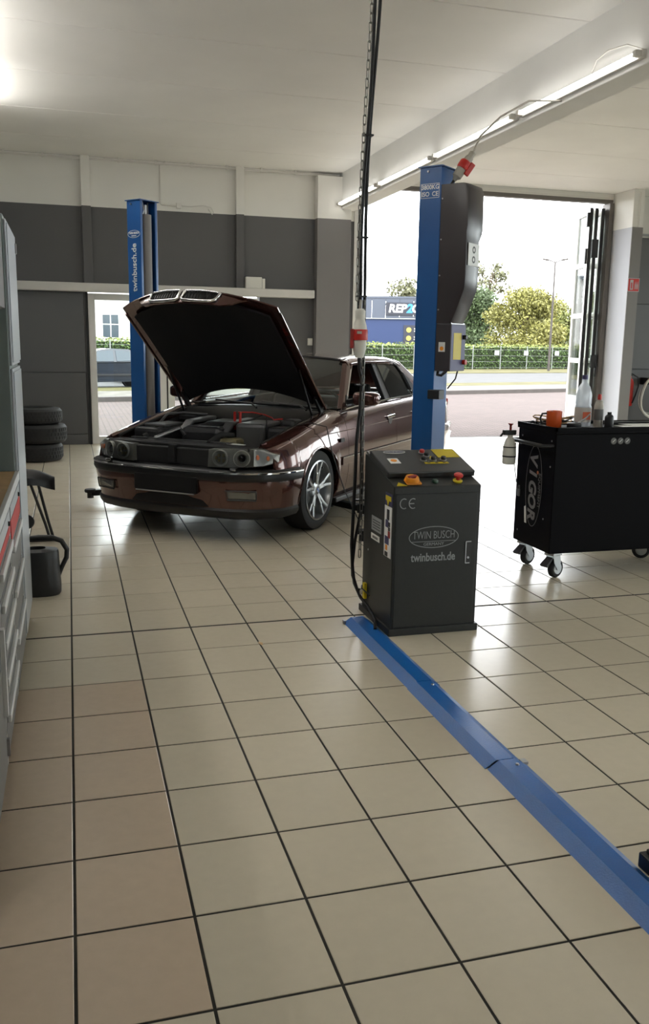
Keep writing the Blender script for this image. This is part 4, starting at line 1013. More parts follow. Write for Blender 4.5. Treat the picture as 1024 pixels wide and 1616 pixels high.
# motor cover and switch box on the near post (local -x is outwards, +y faces the viewer)
xo = -.092
def outl(t): return xo-t
mc = MB()
secs = [(2.70, .185, .13), (2.695, .205, .14), (2.66, .222, .145), (2.40, .228, .145), (2.36, .222, .145), (2.30, .222, .10), (2.05, .228, .09), (1.95, .222, .09), (1.80, .165, .10), (1.70, .121, .10)]
rows = []
for z, t, yb in secs:
    y0, y1 = .142, -yb*2+.142
    y1 = .142-(.28 if z > 2.33 else .235)
    c = .02
    rows.append([(xo, y0, z), (xo-t+c*1.4, y0, z), (xo-t+c*.4, y0-c*.4, z), (xo-t, y0-c*1.4, z), (xo-t, y1+c*1.4, z), (xo-t+c*.4, y1+c*.4, z), (xo-t+c*1.4, y1, z), (xo, y1, z)])
mc.grid(rows); mc.add(rows[0], [tuple(range(8))]); mc.add(rows[-1], [tuple(range(8))])
MC = mc.build('motor_cover', 'cover_black', LPA, smooth=28)
for z in (2.60, 2.31, 2.05, 1.80): MB().lathe([(0, .0), (.006, .0), (.006, .004), (0, .005)], 8, T(xo-.012, .142, z) @ RX(-pi/2)).build('rivet', 'steel', MC)
lg = MB().box(xo-.231, xo-.228, -.06, .12, 2.12, 2.28).build('logo_plate', 'print_white', MC)
for zz in (2.235, 2.165): MB().lathe([(.014, 0), (.026, 0), (.026, .001), (.014, .001)], 16, T(xo-.231, .03, zz) @ RY(-pi/2), closed=True).build('logo_mark', 'black_plastic', MC)
MB().box(xo-.12, xo, -.10, .13, 1.695, 1.705).build('ledge', 'steel', LPA)
SB = MB().box(xo-.128, xo+.0, -.11, .145, 1.342, 1.695).build('switch_box', 'box_grey', LPA, bevel=.006)
MB().box(xo-.082, xo-.028, .1455, .147, 1.488, 1.56).build('sticker', 'print_white', SB); MB().lathe([(0, 0), (.016, 0), (.016, .001)], 14, T(xo-.055, .147, 1.512) @ RX(-pi/2)).build('sticker_symbol', 'orange_part', SB)
MB().box(xo-.131, xo-.128, -.03, .10, 1.43, 1.63).build('warning_label', 'yellow_print', SB); MB().box(xo-.1295, xo-.128, -.10, .138, 1.35, 1.69).build('front_print', 'label_blue', SB)
MB().lathe([(0, .03), (.016, .03), (.018, .0)], 14, T(xo-.128, -.07, 1.60) @ RY(-pi/2)).build('rotary_knob', 'black_plastic', SB)
MB().lathe([(0, .03), (.02, .028), (.018, .0)], 14, T(xo-.128, -.075, 1.41) @ RY(-pi/2)).build('stop_button', 'red_plastic', SB)
MB().box(xo-.07, xo+.03, .10, .19, 1.13, 1.20).build('cable_bracket', 'black_plastic', LPA, bevel=.005)
MB().tube([(xo-.02, .12, 1.35), (xo-.03, .15, 1.315), (xo-.06, .15, 1.31), (xo-.09, .12, 1.345)], .012, 8).build('cable_loop', 'cable_black', LPA, smooth=50)
MB().tube([(xo-.10, -.05, 1.345), (xo-.06, -.1, 1.28), (xo+.02, -.13, 1.2)], .006, 6).build('wire', 'cable_black', LPA, smooth=50)
# mains plug at the top of the post, cable up to the beam
pg = thing('power_plug', 'red and white mains plug hanging beside the top of the blue post', 'plug', (2.87, 1.73, 2.72))
ex = Vector((.55, -.1, .83)).normalized(); o_ = Vector((-.03, .0, .02))
def axis_M(o, d):
    d = Vector(d).normalized(); q = Vector((0,0,1)).rotation_difference(d).to_matrix().to_4x4(); q.translation = Vector(o); return q
MB().lathe([(.0, 0), (.014, 0), (.02, .02), (.036, .035), (.038, .10), (0, .10)], 18, axis_M(o_, ex)).build('coupling', 'plug_grey', pg, smooth=40)
MB().lathe([(.0, .10), (.042, .10), (.046, .115), (.046, .155), (.040, .165), (0, .165)], 18, axis_M(o_, ex)).build('red_collar', 'red_plastic', pg, smooth=40)
MB().lathe([(.0, .165), (.034, .165), (.03, .20), (.024, .21), (.024, .24), (.012, .25), (0, .25)], 18, axis_M(o_, ex)).build('grip', 'plug_grey', pg, smooth=40)
MB().box(-.02, .02, -.012, .012, -.04, .06, axis_M(o_+ex*.12+Vector((.03, -.03, -.03)), ex)).build('flap', 'red_plastic', pg, bevel=.006)
e_ = o_+ex*.25
MB().tube([tuple(e_), tuple(e_+Vector((.06, .02, .12))), tuple(e_+Vector((.28, .15, .30))), tuple(e_+Vector((.62, .35, .49))), (1.29, .8, .88)], .0075, 8).build('cable', 'plug_grey', pg, smooth=50)
MB().tube([tuple(o_), tuple(o_-ex*.05), tuple(o_-ex*.09+Vector((-.02, .01, -.02)))], .01, 8).build('tail_cable', 'cable_black', pg, smooth=50)

# ------------------------------------------------------------------ control cabinet
CC = thing('control_cabinet', 'grey metal lift control cabinet with sloping button panel', 'cabinet', (1.635, -.40, 0))
UW, UD, UF, UB = .495, .48, .808, .925
side = [(0, 0), (UD, 0), (UD, UB), (UD-.05, UB), (0, UF)]
MB().prism([(y, z) for y, z in side], 0, UW, Matrix(((0,0,1,0),(1,0,0,0),(0,1,0,0),(0,0,0,1)))).build('body', 'unit_grey', CC, bevel=.006)
MB().box(-.012, UW+.012, -.012, UD+.02, 0, .04).build('plinth', 'unit_grey', CC, bevel=.004)
DR = MB().box(.012, UW-.02, -.006, .004, .045, .77).build('door', 'unit_grey', CC, bevel=.003)
MB().box(.008, UW-.016, -.002, 0, .041, .774).build('door_gap', 'black_plastic', CC)
sl_ = Vector((0, UD-.05, UB-UF)).normalized(); nn = Vector((1,0,0)).cross(sl_)
def top_M(x, v, h=0): 
    return frame(Vector((x, 0, UF))+sl_*v+nn*h, (1,0,0), sl_)
LD = MB().box(-UW/2-.0, UW/2+.008, -.135, .18, 0, .035, top_M(UW/2, .245)).build('button_panel', 'unit_lid', CC, bevel=.006)
tp = .0365
def on_top(x, v): return frame(Vector((x, 0, UF))+sl_*v+nn*tp, (1,0,0), sl_)
r_ = oval(LD, on_top(.13, .385).translation, (1,0,0), sl_, .13, .045, 'print_white', 'print_grey', .003)
text('TWIN BUSCH', .018, 'label_blue', LD, on_top(.13, .385).translation+nn*.001, (1,0,0), sl_, .001, .0004)
MB().box(-.03, .03, -.035, .035, 0, .001, on_top(.085, .26)).build('sticker', 'print_white', LD); MB().lathe([(0, 0), (.018, 0), (.018, .002)], 14, on_top(.085, .265)).build('sticker_symbol', 'orange_part', LD)
MB().box(-.065, .065, -.06, .06, 0, .001, on_top(.425, .355)).build('instruction_label', 'yellow_print', LD)
for x, v, m_ in ((.285, .36, 'red_plastic'), (.295, .315, 'black_plastic'), (.255, .255, 'black_plastic'), (.312, .255, 'black_plastic'), (.372, .255, 'black_plastic')):
    bt = MB().lathe([(0, 0), (.019, 0), (.019, .006), (.016, .008)], 16, on_top(x, v)).build('button_collar', 'steel', LD, smooth=40)
    MB().lathe([(0, .024), (.012, .023), (.0145, .019), (.0145, .006)], 16, on_top(x, v)).build('button_cap', m_, LD, smooth=40)
MB().box(-.07, .07, -.012, .010, 0, .001, on_top(.32, .222)).build('button_label', 'yellow_print', LD)
for q in (-.045, 0, .045): MB().box(-.008, .008, -.004, .004, 0, .0018, on_top(.32+q, .222)).build('label_mark', 'black_plastic', LD)
MB().prism([(-.02, -.012), (.02, -.012), (0, .022)], 0, .001, on_top(.322, .298)).build('warning_triangle', 'yellow_print', LD)
# front ledge devices
def ledge(x, v): return frame(Vector((x, 0, UF))+sl_*v+nn*.001, (1,0,0), sl_)
MSW = MB().box(-.042, .042, -.032, .032, 0, .012, ledge(.118, .045)).build('main_switch', 'orange_part', CC, bevel=.006)
MB().lathe([(0, .012), (.038, .012), (.04, .02), (.034, .036), (.022, .036), (.02, .02), (0, .02)], 22, ledge(.112, .045)).build('switch_ring', 'orange_part', MSW, smooth=40)
MB().box(-.028, .028, -.009, .009, .018, .042, ledge(.112, .045) @ RZ(.4)).build('switch_handle', 'red_dark', MSW, bevel=.004)
MB().prism([(-.025, -.02), (.035, -.02), (.0, .026)], 0, .001, ledge(.042, .03)).build('warning_triangle', 'yellow_print', CC)
MB().lathe([(0, .016), (.012, .016), (.017, .008), (.017, 0)], 16, ledge(.245, .045)).build('indicator_lamp', 'led_green', CC, smooth=40)
ES = MB().lathe([(.024, 0), (.026, .008), (.022, .012), (0, .012)], 20, ledge(.375, .045)).build('emergency_stop_base', 'yellow_print', CC, smooth=40)
MB().lathe([(.011, .012), (.011, .026), (.024, .030), (.025, .040), (.018, .047), (0, .048)], 20, ledge(.375, .045)).build('emergency_stop', 'red_plastic', ES, smooth=40)
MB().box(-.0, .012, .425, .475, 0, .012, frame((0, 0, UF), (1,0,0), sl_)).build('hinge_clip', 'steel', CC)
# door print
oval(DR, (.23, -.0065, .535), (1,0,0), (0,0,1), .285, .118, 'print_grey', None, .004)
text('TWIN BUSCH', .060, 'print_grey', DR, (.23, -.007, .545), (1,0,0), (0,0,1), .001, -.0006, .66)
MB().box(.105, .355, -.0075, -.0065, .511, .5135).build('logo_rule', 'print_grey', DR)
text('GERMANY', .023, 'print_grey', DR, (.23, -.007, .497), (1,0,0), (0,0,1), .001, 0, 1.1)
text('twinbusch.de', .063, 'print_grey', DR, (.23, -.007, .425), (1,0,0), (0,0,1), .001, .0012, .76)
for x0_, bar_ in ((.055, False), (.105, True)):
    pts = [(x0_+.022*cos(a), -.007, .72+.026*sin(a)) for a in [math.radians(60+240*k/14) for k in range(15)]]
    MB().tube(pts, .0028, 5).build('ce_mark', 'print_grey', DR)
    if bar_: MB().bar((x0_-.02, -.007, .72), (x0_+.006, -.007, .72), .004, .005).build('ce_mark', 'print_grey', DR)
HDL = MB().box(.418, .448, -.010, -.005, .385, .5).build('door_latch', 'black_plastic', DR, bevel=.002)
lb = MB(); 
for a, b in (((.416, .384), (.416, .502)), ((.416, .502), (.446, .502)), ((.416, .384), (.44, .384))): lb.bar((a[0], -.011, a[1]), (b[0], -.011, b[1]), .004, .004)
lb.build('latch_frame', 'steel', DR); MB().lathe([(0, 0), (.006, 0), (.006, .006)], 10, T(.43, -.010, .415) @ RX(pi/2)).build('latch_lock', 'steel', DR)
# stickers on the left flank
def flank(nm, m_, y0, y1, z0, z1, d=.0015): return MB().box(-.0015-d, -.001, y0, y1, z0, z1).build(nm, m_, CC)
flank('blue_sticker', 'label_blue', .013, .12, .70, .765)
s1 = flank('instruction_sticker', 'print_white', .018, .125, .42, .695)
MB().box(-.005, -.0028, .03, .11, .725, .75).build('sticker_print', 'yellow_print', CC); MB().prism([(-.0, -.01), (.02, .0), (0, .035), (-.02, 0)], .0, .002, T(-.005, .07, .73) @ RY(-pi/2) @ RZ(pi/2)).build('sticker_print', 'yellow_print', CC)
for y, z, dy, dz, m_ in ((.07, .65, .018, .028, 'black_plastic'), (.085, .60, .02, .02, 'label_blue'), (.05, .60, .014, .012, 'black_plastic'), (.05, .575, .014, .01, 'black_plastic'), (.05, .545, .016, .018, 'red_dark'), (.08, .51, .03, .022, 'label_blue'), (.085, .47, .014, .014, 'orange_part'), (.085, .435, .022, .012, 'black_plastic')):
    MB().box(-.0045, -.0025, y-dy, y+dy, z-dz, z+dz).build('sticker_print', m_, s1)
s2 = flank('type_plate', 'print_grey', .17, .33, .52, .60)
for z in (.535, .55, .565, .58): MB().box(-.004, -.0025, .19, .31, z-.002, z+.002).build('plate_line', 'black_plastic', s2)
s3 = flank('small_sticker', 'paper', .20, .335, .468, .50); MB().box(-.004, -.0025, .225, .31, .476, .49).build('sticker_print', 'drawer_grey', s3)
MB().lathe([(0, 0), (.006, 0), (.005, .004)], 8, T(-.001, .38, .39) @ RY(-pi/2)).build('bolt', 'steel', CC)
gl = MB().tube([(0, .42, .13), (-.03, .42, .13)], .014, 10).build('cable_gland', 'plug_grey', CC, smooth=40)
MB().box(-.02, -.004, .38, .41, .10, .19).build('yellow_tag', 'yellow_print', CC)
MB().tube([(-.005, .47, .155), (-.03, .40, .16), (-.03, .26, .155)], .004, 6).build('cable_tie', 'cable_black', CC)

# ------------------------------------------------------------------ hanging chain, cable and coupling
CX, CY = 1.585, .06
def sway(z): return .012*sin(z*2.1)+.055*max(0, (z-1.6))/2.5
CH = thing('hanging_chain', 'thin steel chain hanging from the ceiling to the control cabinet', 'chain', (CX, CY, .30))
lk = MB(); L_, W_ = .026, .0085
pts = [(W_*cos(a), 0, (L_-W_)*(1 if sin(a) >= 0 else -1)+W_*sin(a)) for a in [2*pi*k/12 for k in range(12)]]
lk.tube(pts, .0028, 5, closed=True); lme = lk.mesh('chain_link'); lme.shade_smooth(); lme.materials.append(MATS['chain_metal'])
z = .35; k = 0
while z < HC-.03:
    o = bpy.data.objects.new('chain_link', lme); COL.objects.link(o); o.parent = CH; dx = sway(z)-(.022 if z > 1.75 else -.016)
    o.location = (dx, 0, z-.30); o.rotation_euler = (0, .03*sin(k), pi/2*(k % 2)+.3); z += .045; k += 1
CB = thing('supply_cable', 'black supply cable hanging beside the chain down to the cabinet', 'cable', (CX, CY, 0))
rn = random.Random(5)
p1 = [(sway(z)+.006*sin(z*5), .012, z) for z in [HC-.01-.12*k for k in range(20)]]
MB().tube(p1+[(sway(1.72)-.004, .01, 1.74)], .0105, 8).build('cable_upper', 'cable_black', CB, smooth=60)
MB().tube([(sway(z)+.022+.006*sin(z*4+1), .02, z) for z in [HC-.01-.1*k for k in range(36)]]+[(.0, .02, .42), (-.012, .02, .28), (0, .015, .17), (.03, -.02, .09), (.05, -.12, .05), (.03, -.28, .035), (-.02, -.42, .03)], .0095, 8).build('cable_long', 'cable_black', CB, smooth=60)
MB().tube([(-.005, .0, 1.46), (.0, .01, 1.40), (.018, .012, 1.34), (.012, .012, 1.2), (-.006, .012, 1.0), (-.012, .012, .7), (-.022, .012, .4), (-.015, .0, .22), (.01, -.01, .14), (.05, -.03, .13)], .010, 8).build('cable_lower', 'cable_black', CB, smooth=60)
for z in (2.62, 2.1, 1.79, 1.31, .66): MB().box(sway(z)-.022, sway(z)+.034, .0, .035, z-.004, z+.004).build('cable_tie', 'cable_black', CB)
PC = thing('cable_coupling', 'white and red industrial plug coupling hanging on the black cable', 'plug', (CX-.012, CY-.02, 1.46))
PM = Matrix.Diagonal((1, 1, 1, 1))
MB().lathe([(.0, 0), (.022, 0), (.030, .02), (.036, .05), (.038, .095), (0, .095)], 20).build('lower_grip', 'plug_white', PC, smooth=40)
MB().lathe([(.0, .095), (.043, .095), (.044, .10), (.044, .148), (.042, .152), (0, .152)], 20).build('red_ring', 'red_plastic', PC, smooth=40)
MB().box(-.05, -.038, -.018, .018, .05, .155).build('flap', 'red_dark', PC, bevel=.004)
MB().box(-.03, -.004, -.048, -.04, .128, .142).build('clip', 'plug_grey', PC)
MB().lathe([(0, .152), (.040, .152), (.036, .175), (.028, .20), (.026, .21), (.028, .215), (.028, .25), (.018, .262), (0, .262)], 20).build('upper_grip', 'plug_white', PC, smooth=40)
MB().tube([(0, 0, .262), (.006, .01, .31)], .008, 8).build('cable_tail', 'plug_grey', PC)

# ------------------------------------------------------------------ blue floor duct
FD = thing('floor_cable_duct', 'blue sheet metal cable duct lying across the tiled floor', 'cable duct', (1.462, -.12, 0))
yy = [0, -.985, -1.775, -3.4]
for k, (a, b) in enumerate(zip(yy, yy[1:])):
    h = .030+.0*k; g = .002
    d = [.0, -.004, .004][k]
    prof = [(d, 0), (.045+d, h), (.115+d, h), (.16+d, .0)]
    vs = [(x, y, z) for y in (a-(0 if k == 0 else g), b+g) for x, z in prof]
    MB().shell([vs[:4], vs[4:]], (0, 0, -.002)).build('duct_section', 'duct_blue', FD)
    if k: MB().lathe([(0, .006), (.006, .005), (.008, 0)], 8, T(.1, a-.05, h)).build('screw', 'steel', FD)
MB().box(-.006, .006, -.03, -.005, .0, .02).build('end_edge', 'steel', FD); MB().box(.142, .165, -1.79, -1.76, .006, .016).build('bent_edge', 'steel', FD)

# ------------------------------------------------------------------ tool cart
CT = thing('tool_cart', 'black metal tool cart on castors with an oval brand logo', 'cart', (3.06, .43, 0))
CW, CD, CZ0, CZ1 = 1.10, .50, .18, 1.00
MB().box(0, CW, 0, CD, CZ0, CZ1-.02).build('body', 'cart_black', CT, bevel=.006)
MB().box(-.008, CW+.008, -.008, CD+.008, CZ1-.02, CZ1).build('top_tray', 'cart_black', CT, bevel=.004)
for a in ((-.008, CW+.008, -.008, .006), (-.008, CW+.008, CD-.006, CD+.008), (-.008, .006, -.008, CD+.008), (CW-.006, CW+.008, -.008, CD+.008)):
    MB().box(a[0], a[1], a[2], a[3], CZ1-.002, CZ1+.022).build('tray_rim', 'cart_black', CT)
MB().tube([(-.0, .03, .90), (-.075, .03, .90), (-.075, CD-.03, .90), (0, CD-.03, .90)], .013, 8).build('push_handle', 'black_plastic', CT, smooth=50)
oval(CT, (-.0012, .25, .60), (0,-1,0), (0,0,1), .215, .56, 'cart_print', None, .004)
for k, ch in enumerate('VIGOR'):
    text(ch, .135, 'cart_print', CT, (-.002, .268, .79-.096*k), (0,0,-1), (0,-1,0), .001, .005, .95, shear=.2)
MB().lathe([(0, 0), (.012, 0), (.012, .001)], 10, T(-.001, .205, .70) @ RY(-pi/2)).build('red_dot', 'indicator_orange', CT)
text('EQUIPMENT', .04, 'drawer_grey', CT, (-.002, .175, .58), (0,0,-1), (0,-1,0), .001, .0, 1.1)
for y, z in ((.05, .93), (.44, .93), (.05, .76), (.1, .40), (.44, .26)): MB().lathe([(0, .003), (.006, .002), (.007, 0)], 8, T(-.001, y, z) @ RY(-pi/2)).build('screw', 'steel', CT)
for k in range(3):
    ic = MB().lathe([(.0, 0), (.022, 0), (.022, .001)], 20, T(.43+.052*k, -.001, .93) @ RX(pi/2)).build('round_icon', 'drawer_grey', CT)
    MB().bar((.43+.052*k-.01, -.0026, .922), (.43+.052*k+.01, -.0026, .94), .004, .003).build('icon_mark', 'print_white', ic)
LK = MB().box(-.012, 0, .43, .46, .50, .55).build('padlock', 'steel', CT, bevel=.003); MB().tube([(-.006, .433, .55), (-.006, .436, .575), (-.006, .454, .575), (-.006, .457, .55)], .003, 6).build('shackle', 'steel', LK)
MB().tube([(-.072, .40, .90), (-.078, .40, .75), (-.03, .44, .60), (-.006, .445, .572)], .003, 6).build('lock_cord', 'cable_black', CT, smooth=50)
MB().add([(-.003, .32, .33), (-.003, .345, .33), (-.003, .36, .44), (-.003, .34, .45), (-.001, .32, .33), (-.001, .345, .33), (-.001, .36, .44), (-.001, .34, .45)], [(0,1,2,3),(7,6,5,4),(0,4,5,1),(1,5,6,2),(2,6,7,3),(3,7,4,0)]).build('paper_tag', 'paper', CT)
def castor(x, y, rz, brake):
    c = bpy.data.objects.new('castor', None); COL.objects.link(c); c.parent = CT; c.location = (x, y, 0); c.rotation_euler = (0, 0, rz)
    MB().lathe([(.02, -.02), (.055, -.02), (.064, -.012), (.064, .012), (.055, .02), (.02, .02)], 28, T(.03, 0, .064) @ RX(pi/2)).build('tyre', 'rubber', c, smooth=40)
    MB().lathe([(0, -.024), (.038, -.024), (.044, -.016), (.044, .016), (.038, .024), (0, .024)], 20, T(.03, 0, .064) @ RX(pi/2)).build('hub', 'aluminium', c, smooth=40)
    for s in (-1, 1):
        MB().prism([(-.035, .165), (.035, .165), (.045, .12), (.042, .06), (.018, .055), (-.02, .11)], -.0015, .0015, T(0, s*.030, 0) @ RX(pi/2)).build('fork', 'aluminium', c)
    MB().box(-.045, .045, -.04, .04, .160, .18).build('swivel_plate', 'aluminium', c, bevel=.003)
    if brake: MB().add([(-.035, -.025, .15), (-.1, -.03, .10), (-.1, .03, .10), (-.035, .025, .15), (-.03, -.025, .135), (-.085, -.03, .085), (-.085, .03, .085), (-.03, .025, .135)], [(0,1,2,3),(7,6,5,4),(0,4,5,1),(1,5,6,2),(2,6,7,3),(3,7,4,0)]).build('brake_pedal', 'black_plastic', c, bevel=.003)
castor(.07, .06, .35, True); castor(.07, .44, .35, True); castor(CW-.10, .44, -.5, False); castor(CW-.08, .08, -.5, False)
TZ = CZ1+.001
def at_cart(x, y): return (3.06+x, .43+y, TZ)
# mug
mg = thing('mug', 'orange mug standing on the black tool cart', 'mug', at_cart(.105, .22))
mg.scale = (1.25, 1.25, 1.2)
MB().lathe([(0, .001), (.038, .001), (.041, .006), (.041, .095), (.037, .095), (.037, .008), (0, .008)], 28).build('cup', 'mug_orange', mg, smooth=40)
MB().tube([(-.038, .012, .08), (-.062, .018, .078), (-.072, .022, .05), (-.060, .018, .022), (-.038, .012, .02)], .0055, 8).build('handle', 'black_plastic', mg, smooth=50)
# bottles
bo = thing('water_bottle', 'large clear plastic bottle with a blue cap on tool cart', 'bottle', at_cart(.36, .28))
bo.scale = (1.2, 1.2, 1.15)
MB().lathe([(0, .002), (.044, .002), (.047, .01), (.046, .12), (.043, .13), (.046, .14), (.045, .19), (.032, .235), (.017, .26), (.0155, .285), (.013, .285), (.0145, .26), (.029, .235), (.042, .19), (.042, .01), (0, .008)], 28).build('bottle_body', 'clear_plastic', bo, smooth=50)
MB().lathe([(.0475, .03), (.0475, .115)], 28, caps=False).build('label_sleeve', 'bottle_label', bo, smooth=50)
MB().lathe([(0, .305), (.016, .305), (.017, .28), (.0, .28)], 18).build('cap', 'label_blue', bo, smooth=40)
MB().box(-.03, .02, -.0486, -.0478, .045, .09).build('label_print', 'mug_orange', bo)
b2 = thing('spray_can', 'grey bottle with a red cap beside the large clear bottle', 'bottle', at_cart(.425, .19))
b2.scale = (1.12, 1.12, 1.05)
MB().lathe([(0, .002), (.026, .002), (.028, .01), (.028, .14), (.02, .17), (.010, .18), (.010, .19), (0, .19)], 22).build('can_body', 'plug_grey', b2, smooth=50)
MB().lathe([(0, .215), (.009, .215), (.012, .2), (.012, .18), (0, .18)], 16).build('cap', 'red_plastic', b2, smooth=40)
MB().lathe([(.0285, .05), (.0285, .12)], 22, caps=False).build('label_sleeve', 'drawer_grey', b2, smooth=50)
b3 = thing('black_can', 'short black can standing at the end of the bottles on cart', 'can', at_cart(.47, .13))
MB().lathe([(0, .001), (.028, .001), (.03, .006), (.03, .075), (.026, .085), (.014, .095), (.014, .11), (0, .11)], 20).build('can_body', 'black_plastic', b3, smooth=40)
# dial gauge-like black tool, cable bundle, papers
tl = thing('hand_tool', 'black hand tool with slim rod lying by the orange mug', 'tool', at_cart(.205, .13))
MB().lathe([(0, 0), (.045, 0), (.048, .006), (.048, .035), (.04, .04), (0, .04)], 20).build('tool_body', 'black_plastic', tl, smooth=40)
MB().tube([(.03, 0, .035), (.10, .02, .07), (.14, .03, .10)], [.009, .006, .004], 8).build('rod', 'steel', tl)
cb_ = thing('coiled_wire', 'yellowish coiled wire bundle behind the orange mug', 'wire', at_cart(.20, .38))
for k in range(4):
    MB().tube([((.12+.012*k)*cos(a), (.06+.006*k)*sin(a), .008+.012*k+.012*sin(2*a+k)+.012) for a in [2*pi*i/24 for i in range(24)]], .0045, 6, closed=True).build('coil', 'wood' if k % 2 else 'cable_black', cb_, smooth=50)
bt = thing('black_knob_cap', 'small black cap at the corner of the tool cart', 'cap', at_cart(.06, .42))
MB().lathe([(0, 0), (.02, 0), (.02, .025), (.015, .03), (0, .03)], 14).build('cap_body', 'black_plastic', bt, smooth=40); MB().lathe([(0, .03), (.008, .03), (.008, .034), (0, .034)], 10).build('cap_tip', 'black_gloss', bt)
pp = thing('paper_sheets', 'white printed sheets lying flat on the tool cart', 'paper', at_cart(.78, .20), .05)
MB().box(-.15, .15, -.105, .105, .001, .003).build('sheet', 'paper', pp); MB().box(-.05, .25, -.02, .19, .004, .006).build('sheet', 'paper', pp); MB().box(-.14, -.08, -.09, -.06, .0035, .0045).build('red_print', 'red_plastic', pp)
bk = thing('black_folder', 'black folder lying at the back of the tool cart', 'folder', at_cart(.85, .435))
MB().box(-.2, .22, -.035, .035, .001, .012).build('cover', 'black_plastic', bk, bevel=.003); MB().box(-.19, .21, -.045, .045, .012, .016).build('flap', 'cart_black', bk)
sb = thing('spray_bottle', 'white spray bottle hanging from the tool cart handle', 'bottle', (2.925, .80, .74))
MB().lathe([(0, 0), (.04, .0), (.046, .01), (.047, .07), (.044, .12), (.03, .17), (.018, .185), (.018, .2), (0, .2)], 22, Matrix.Diagonal((1, 1, 1, 1))).build('bottle_body', 'plug_white', sb, smooth=50)
SH = MB().box(-.055, .04, -.018, .018, .2, .235).build('spray_head', 'black_plastic', sb, bevel=.008)
MB().tube([(-.05, 0, .22), (-.075, 0, .19)], .007, 6).build('trigger', 'black_plastic', SH); MB().lathe([(0, .235), (.008, .235), (.008, .265), (.018, .275), (.018, .28), (0, .28)], 12).build('red_nozzle', 'red_dark', SH, smooth=40)
MB().lathe([(.0475, .05), (.0475, .06)], 22, caps=False).build('band', 'black_plastic', sb); MB().lathe([(.046, .115), (.046, .122)], 22, caps=False).build('band', 'black_plastic', sb)
# grey machine foot behind the cart
gb_ = thing('machine_base', 'grey metal base plinth of a machine behind the tool cart', 'machine', (4.30, 1.35, 0))
MB().box(-.25, 1.2, -.2, .5, 0, .10).build('plinth', 'unit_grey', gb_, bevel=.006); MB().box(-.1, 1.1, -.1, .45, .10, .42).build('housing', 'unit_grey', gb_, bevel=.01)

# ------------------------------------------------------------------ workshop cabinets on the left
FX = -.21; BXD = .58
LO = thing('tall_locker', 'tall grey metal locker at the end of the workbench', 'locker', (FX, .04, 0))
MB().box(-BXD, -.012, -.33, .33, .08, 2.08).build('carcass', 'locker_side', LO, bevel=.004)
for z0, z1 in ((1.41, 2.06), (.10, 1.395)):
    dd = MB().box(-.012, .0, -.32, .32, z0, z1).build('door', 'locker_grey', LO, bevel=.003)
    MB().box(.0, .006, -.305, .305, z0+.015, z1-.015).build('door_panel', 'locker_grey', dd, bevel=.002)
    if z0 > 1: MB().box(0, .012, .25, .30, z1-.1, z1-.05).build('lock', 'steel', dd)
for y in (-.30, .29): MB().box(-.06, -.02, y-.02, y+.02, 0, .08).build('foot', 'black_plastic', LO)
MB().box(-.5, -.46, -.3, .3, 0, .08).build('foot', 'black_plastic', LO)
def drawer_unit(label, y0, y1, splits, red):
    u = thing('drawer_cabinet', label, 'cabinet', (FX, (y0+y1)/2, 0)); h = (y1-y0)/2-.004
    MB().box(-BXD, -.014, -h, h, .09, .885).build('carcass', 'drawer_grey', u, bevel=.003)
    for s in (-1, 1): MB().box(-.014, -.001, s*h-.012 if s > 0 else -h, h if s > 0 else -h+.012, .09, .885).build('edge_profile', 'handle_alu', u)
    for k, (a, b) in enumerate(zip(splits, splits[1:])):
        dr = MB().box(-.014, .0, -h+.014, h-.014, a+.005, b-.005).build('drawer', 'drawer_grey', u, bevel=.002)
        if red and k == len(splits)-2:
            MB().box(0, .003, -h+.02, h-.02, b-.065, b-.012).build('light_strip', 'locker_grey', dr); MB().box(0, .003, -h+.02, h-.02, a+.012, b-.07).build('red_strip', 'sign_red', dr); MB().lathe([(0, .008), (.009, .008), (.01, 0)], 12, T(.002, h-.12, b-.05) @ RY(pi/2)).build('lock', 'black_plastic', dr)
        else:
            MB().box(0, .014, -h+.035, h-.035, b-.042, b-.014).build('handle', 'handle_alu', dr, bevel=.003)
    for s in (-1, 1): MB().box(-.07, -.025, s*(h-.05)-.02, s*(h-.05)+.02, 0, .09).build('foot', 'black_plastic', u)
    MB().box(-.5, -.46, -h+.05, h-.05, 0, .09).build('foot', 'black_plastic', u)
    return u
drawer_unit('grey drawer cabinet next to the tall locker', -.98, -.30, [.10, .33, .53, .72, .885], True)
drawer_unit('grey drawer cabinet with many drawers, second from the tall locker', -1.62, -.985, [.10, .27, .40, .53, .66, .77, .885], True)
du = thing('door_cabinet', 'grey base cabinet with a hinged door, furthest from the locker', 'cabinet', (FX, -2.0, 0))
MB().box(-BXD, -.014, -.37, .37, .09, .885).build('carcass', 'drawer_grey', du); dd = MB().box(-.014, 0, -.36, .36, .10, .875).build('door', 'drawer_grey', du, bevel=.003)
MB().box(0, .014, .30, .33, .3, .6).build('handle', 'handle_alu', dd); MB().box(0, .01, .345, .362, .14, .2).build('hinge', 'steel', dd)
for s in (-1, 1): MB().box(-.07, -.025, s*.3-.02, s*.3+.02, 0, .09).build('foot', 'black_plastic', du)
MB().box(-.5, -.46, -.3, .3, 0, .09).build('foot', 'black_plastic', du)
wt_ = thing('worktop', 'light wooden worktop with a metal front edge over the drawer cabinets', 'worktop', (FX, -1.34, .886))
MB().box(-.60, -.012, -1.03, 1.035, 0, .038).build('board', 'wood', wt_, bevel=.002); MB().box(-.012, .006, -1.03, 1.035, -.001, .04).build('front_edge', 'handle_alu', wt_, bevel=.002)
bb = thing('wooden_block', 'brown wooden block standing on the worktop against locker', 'block', (-.42, -.47, .925))
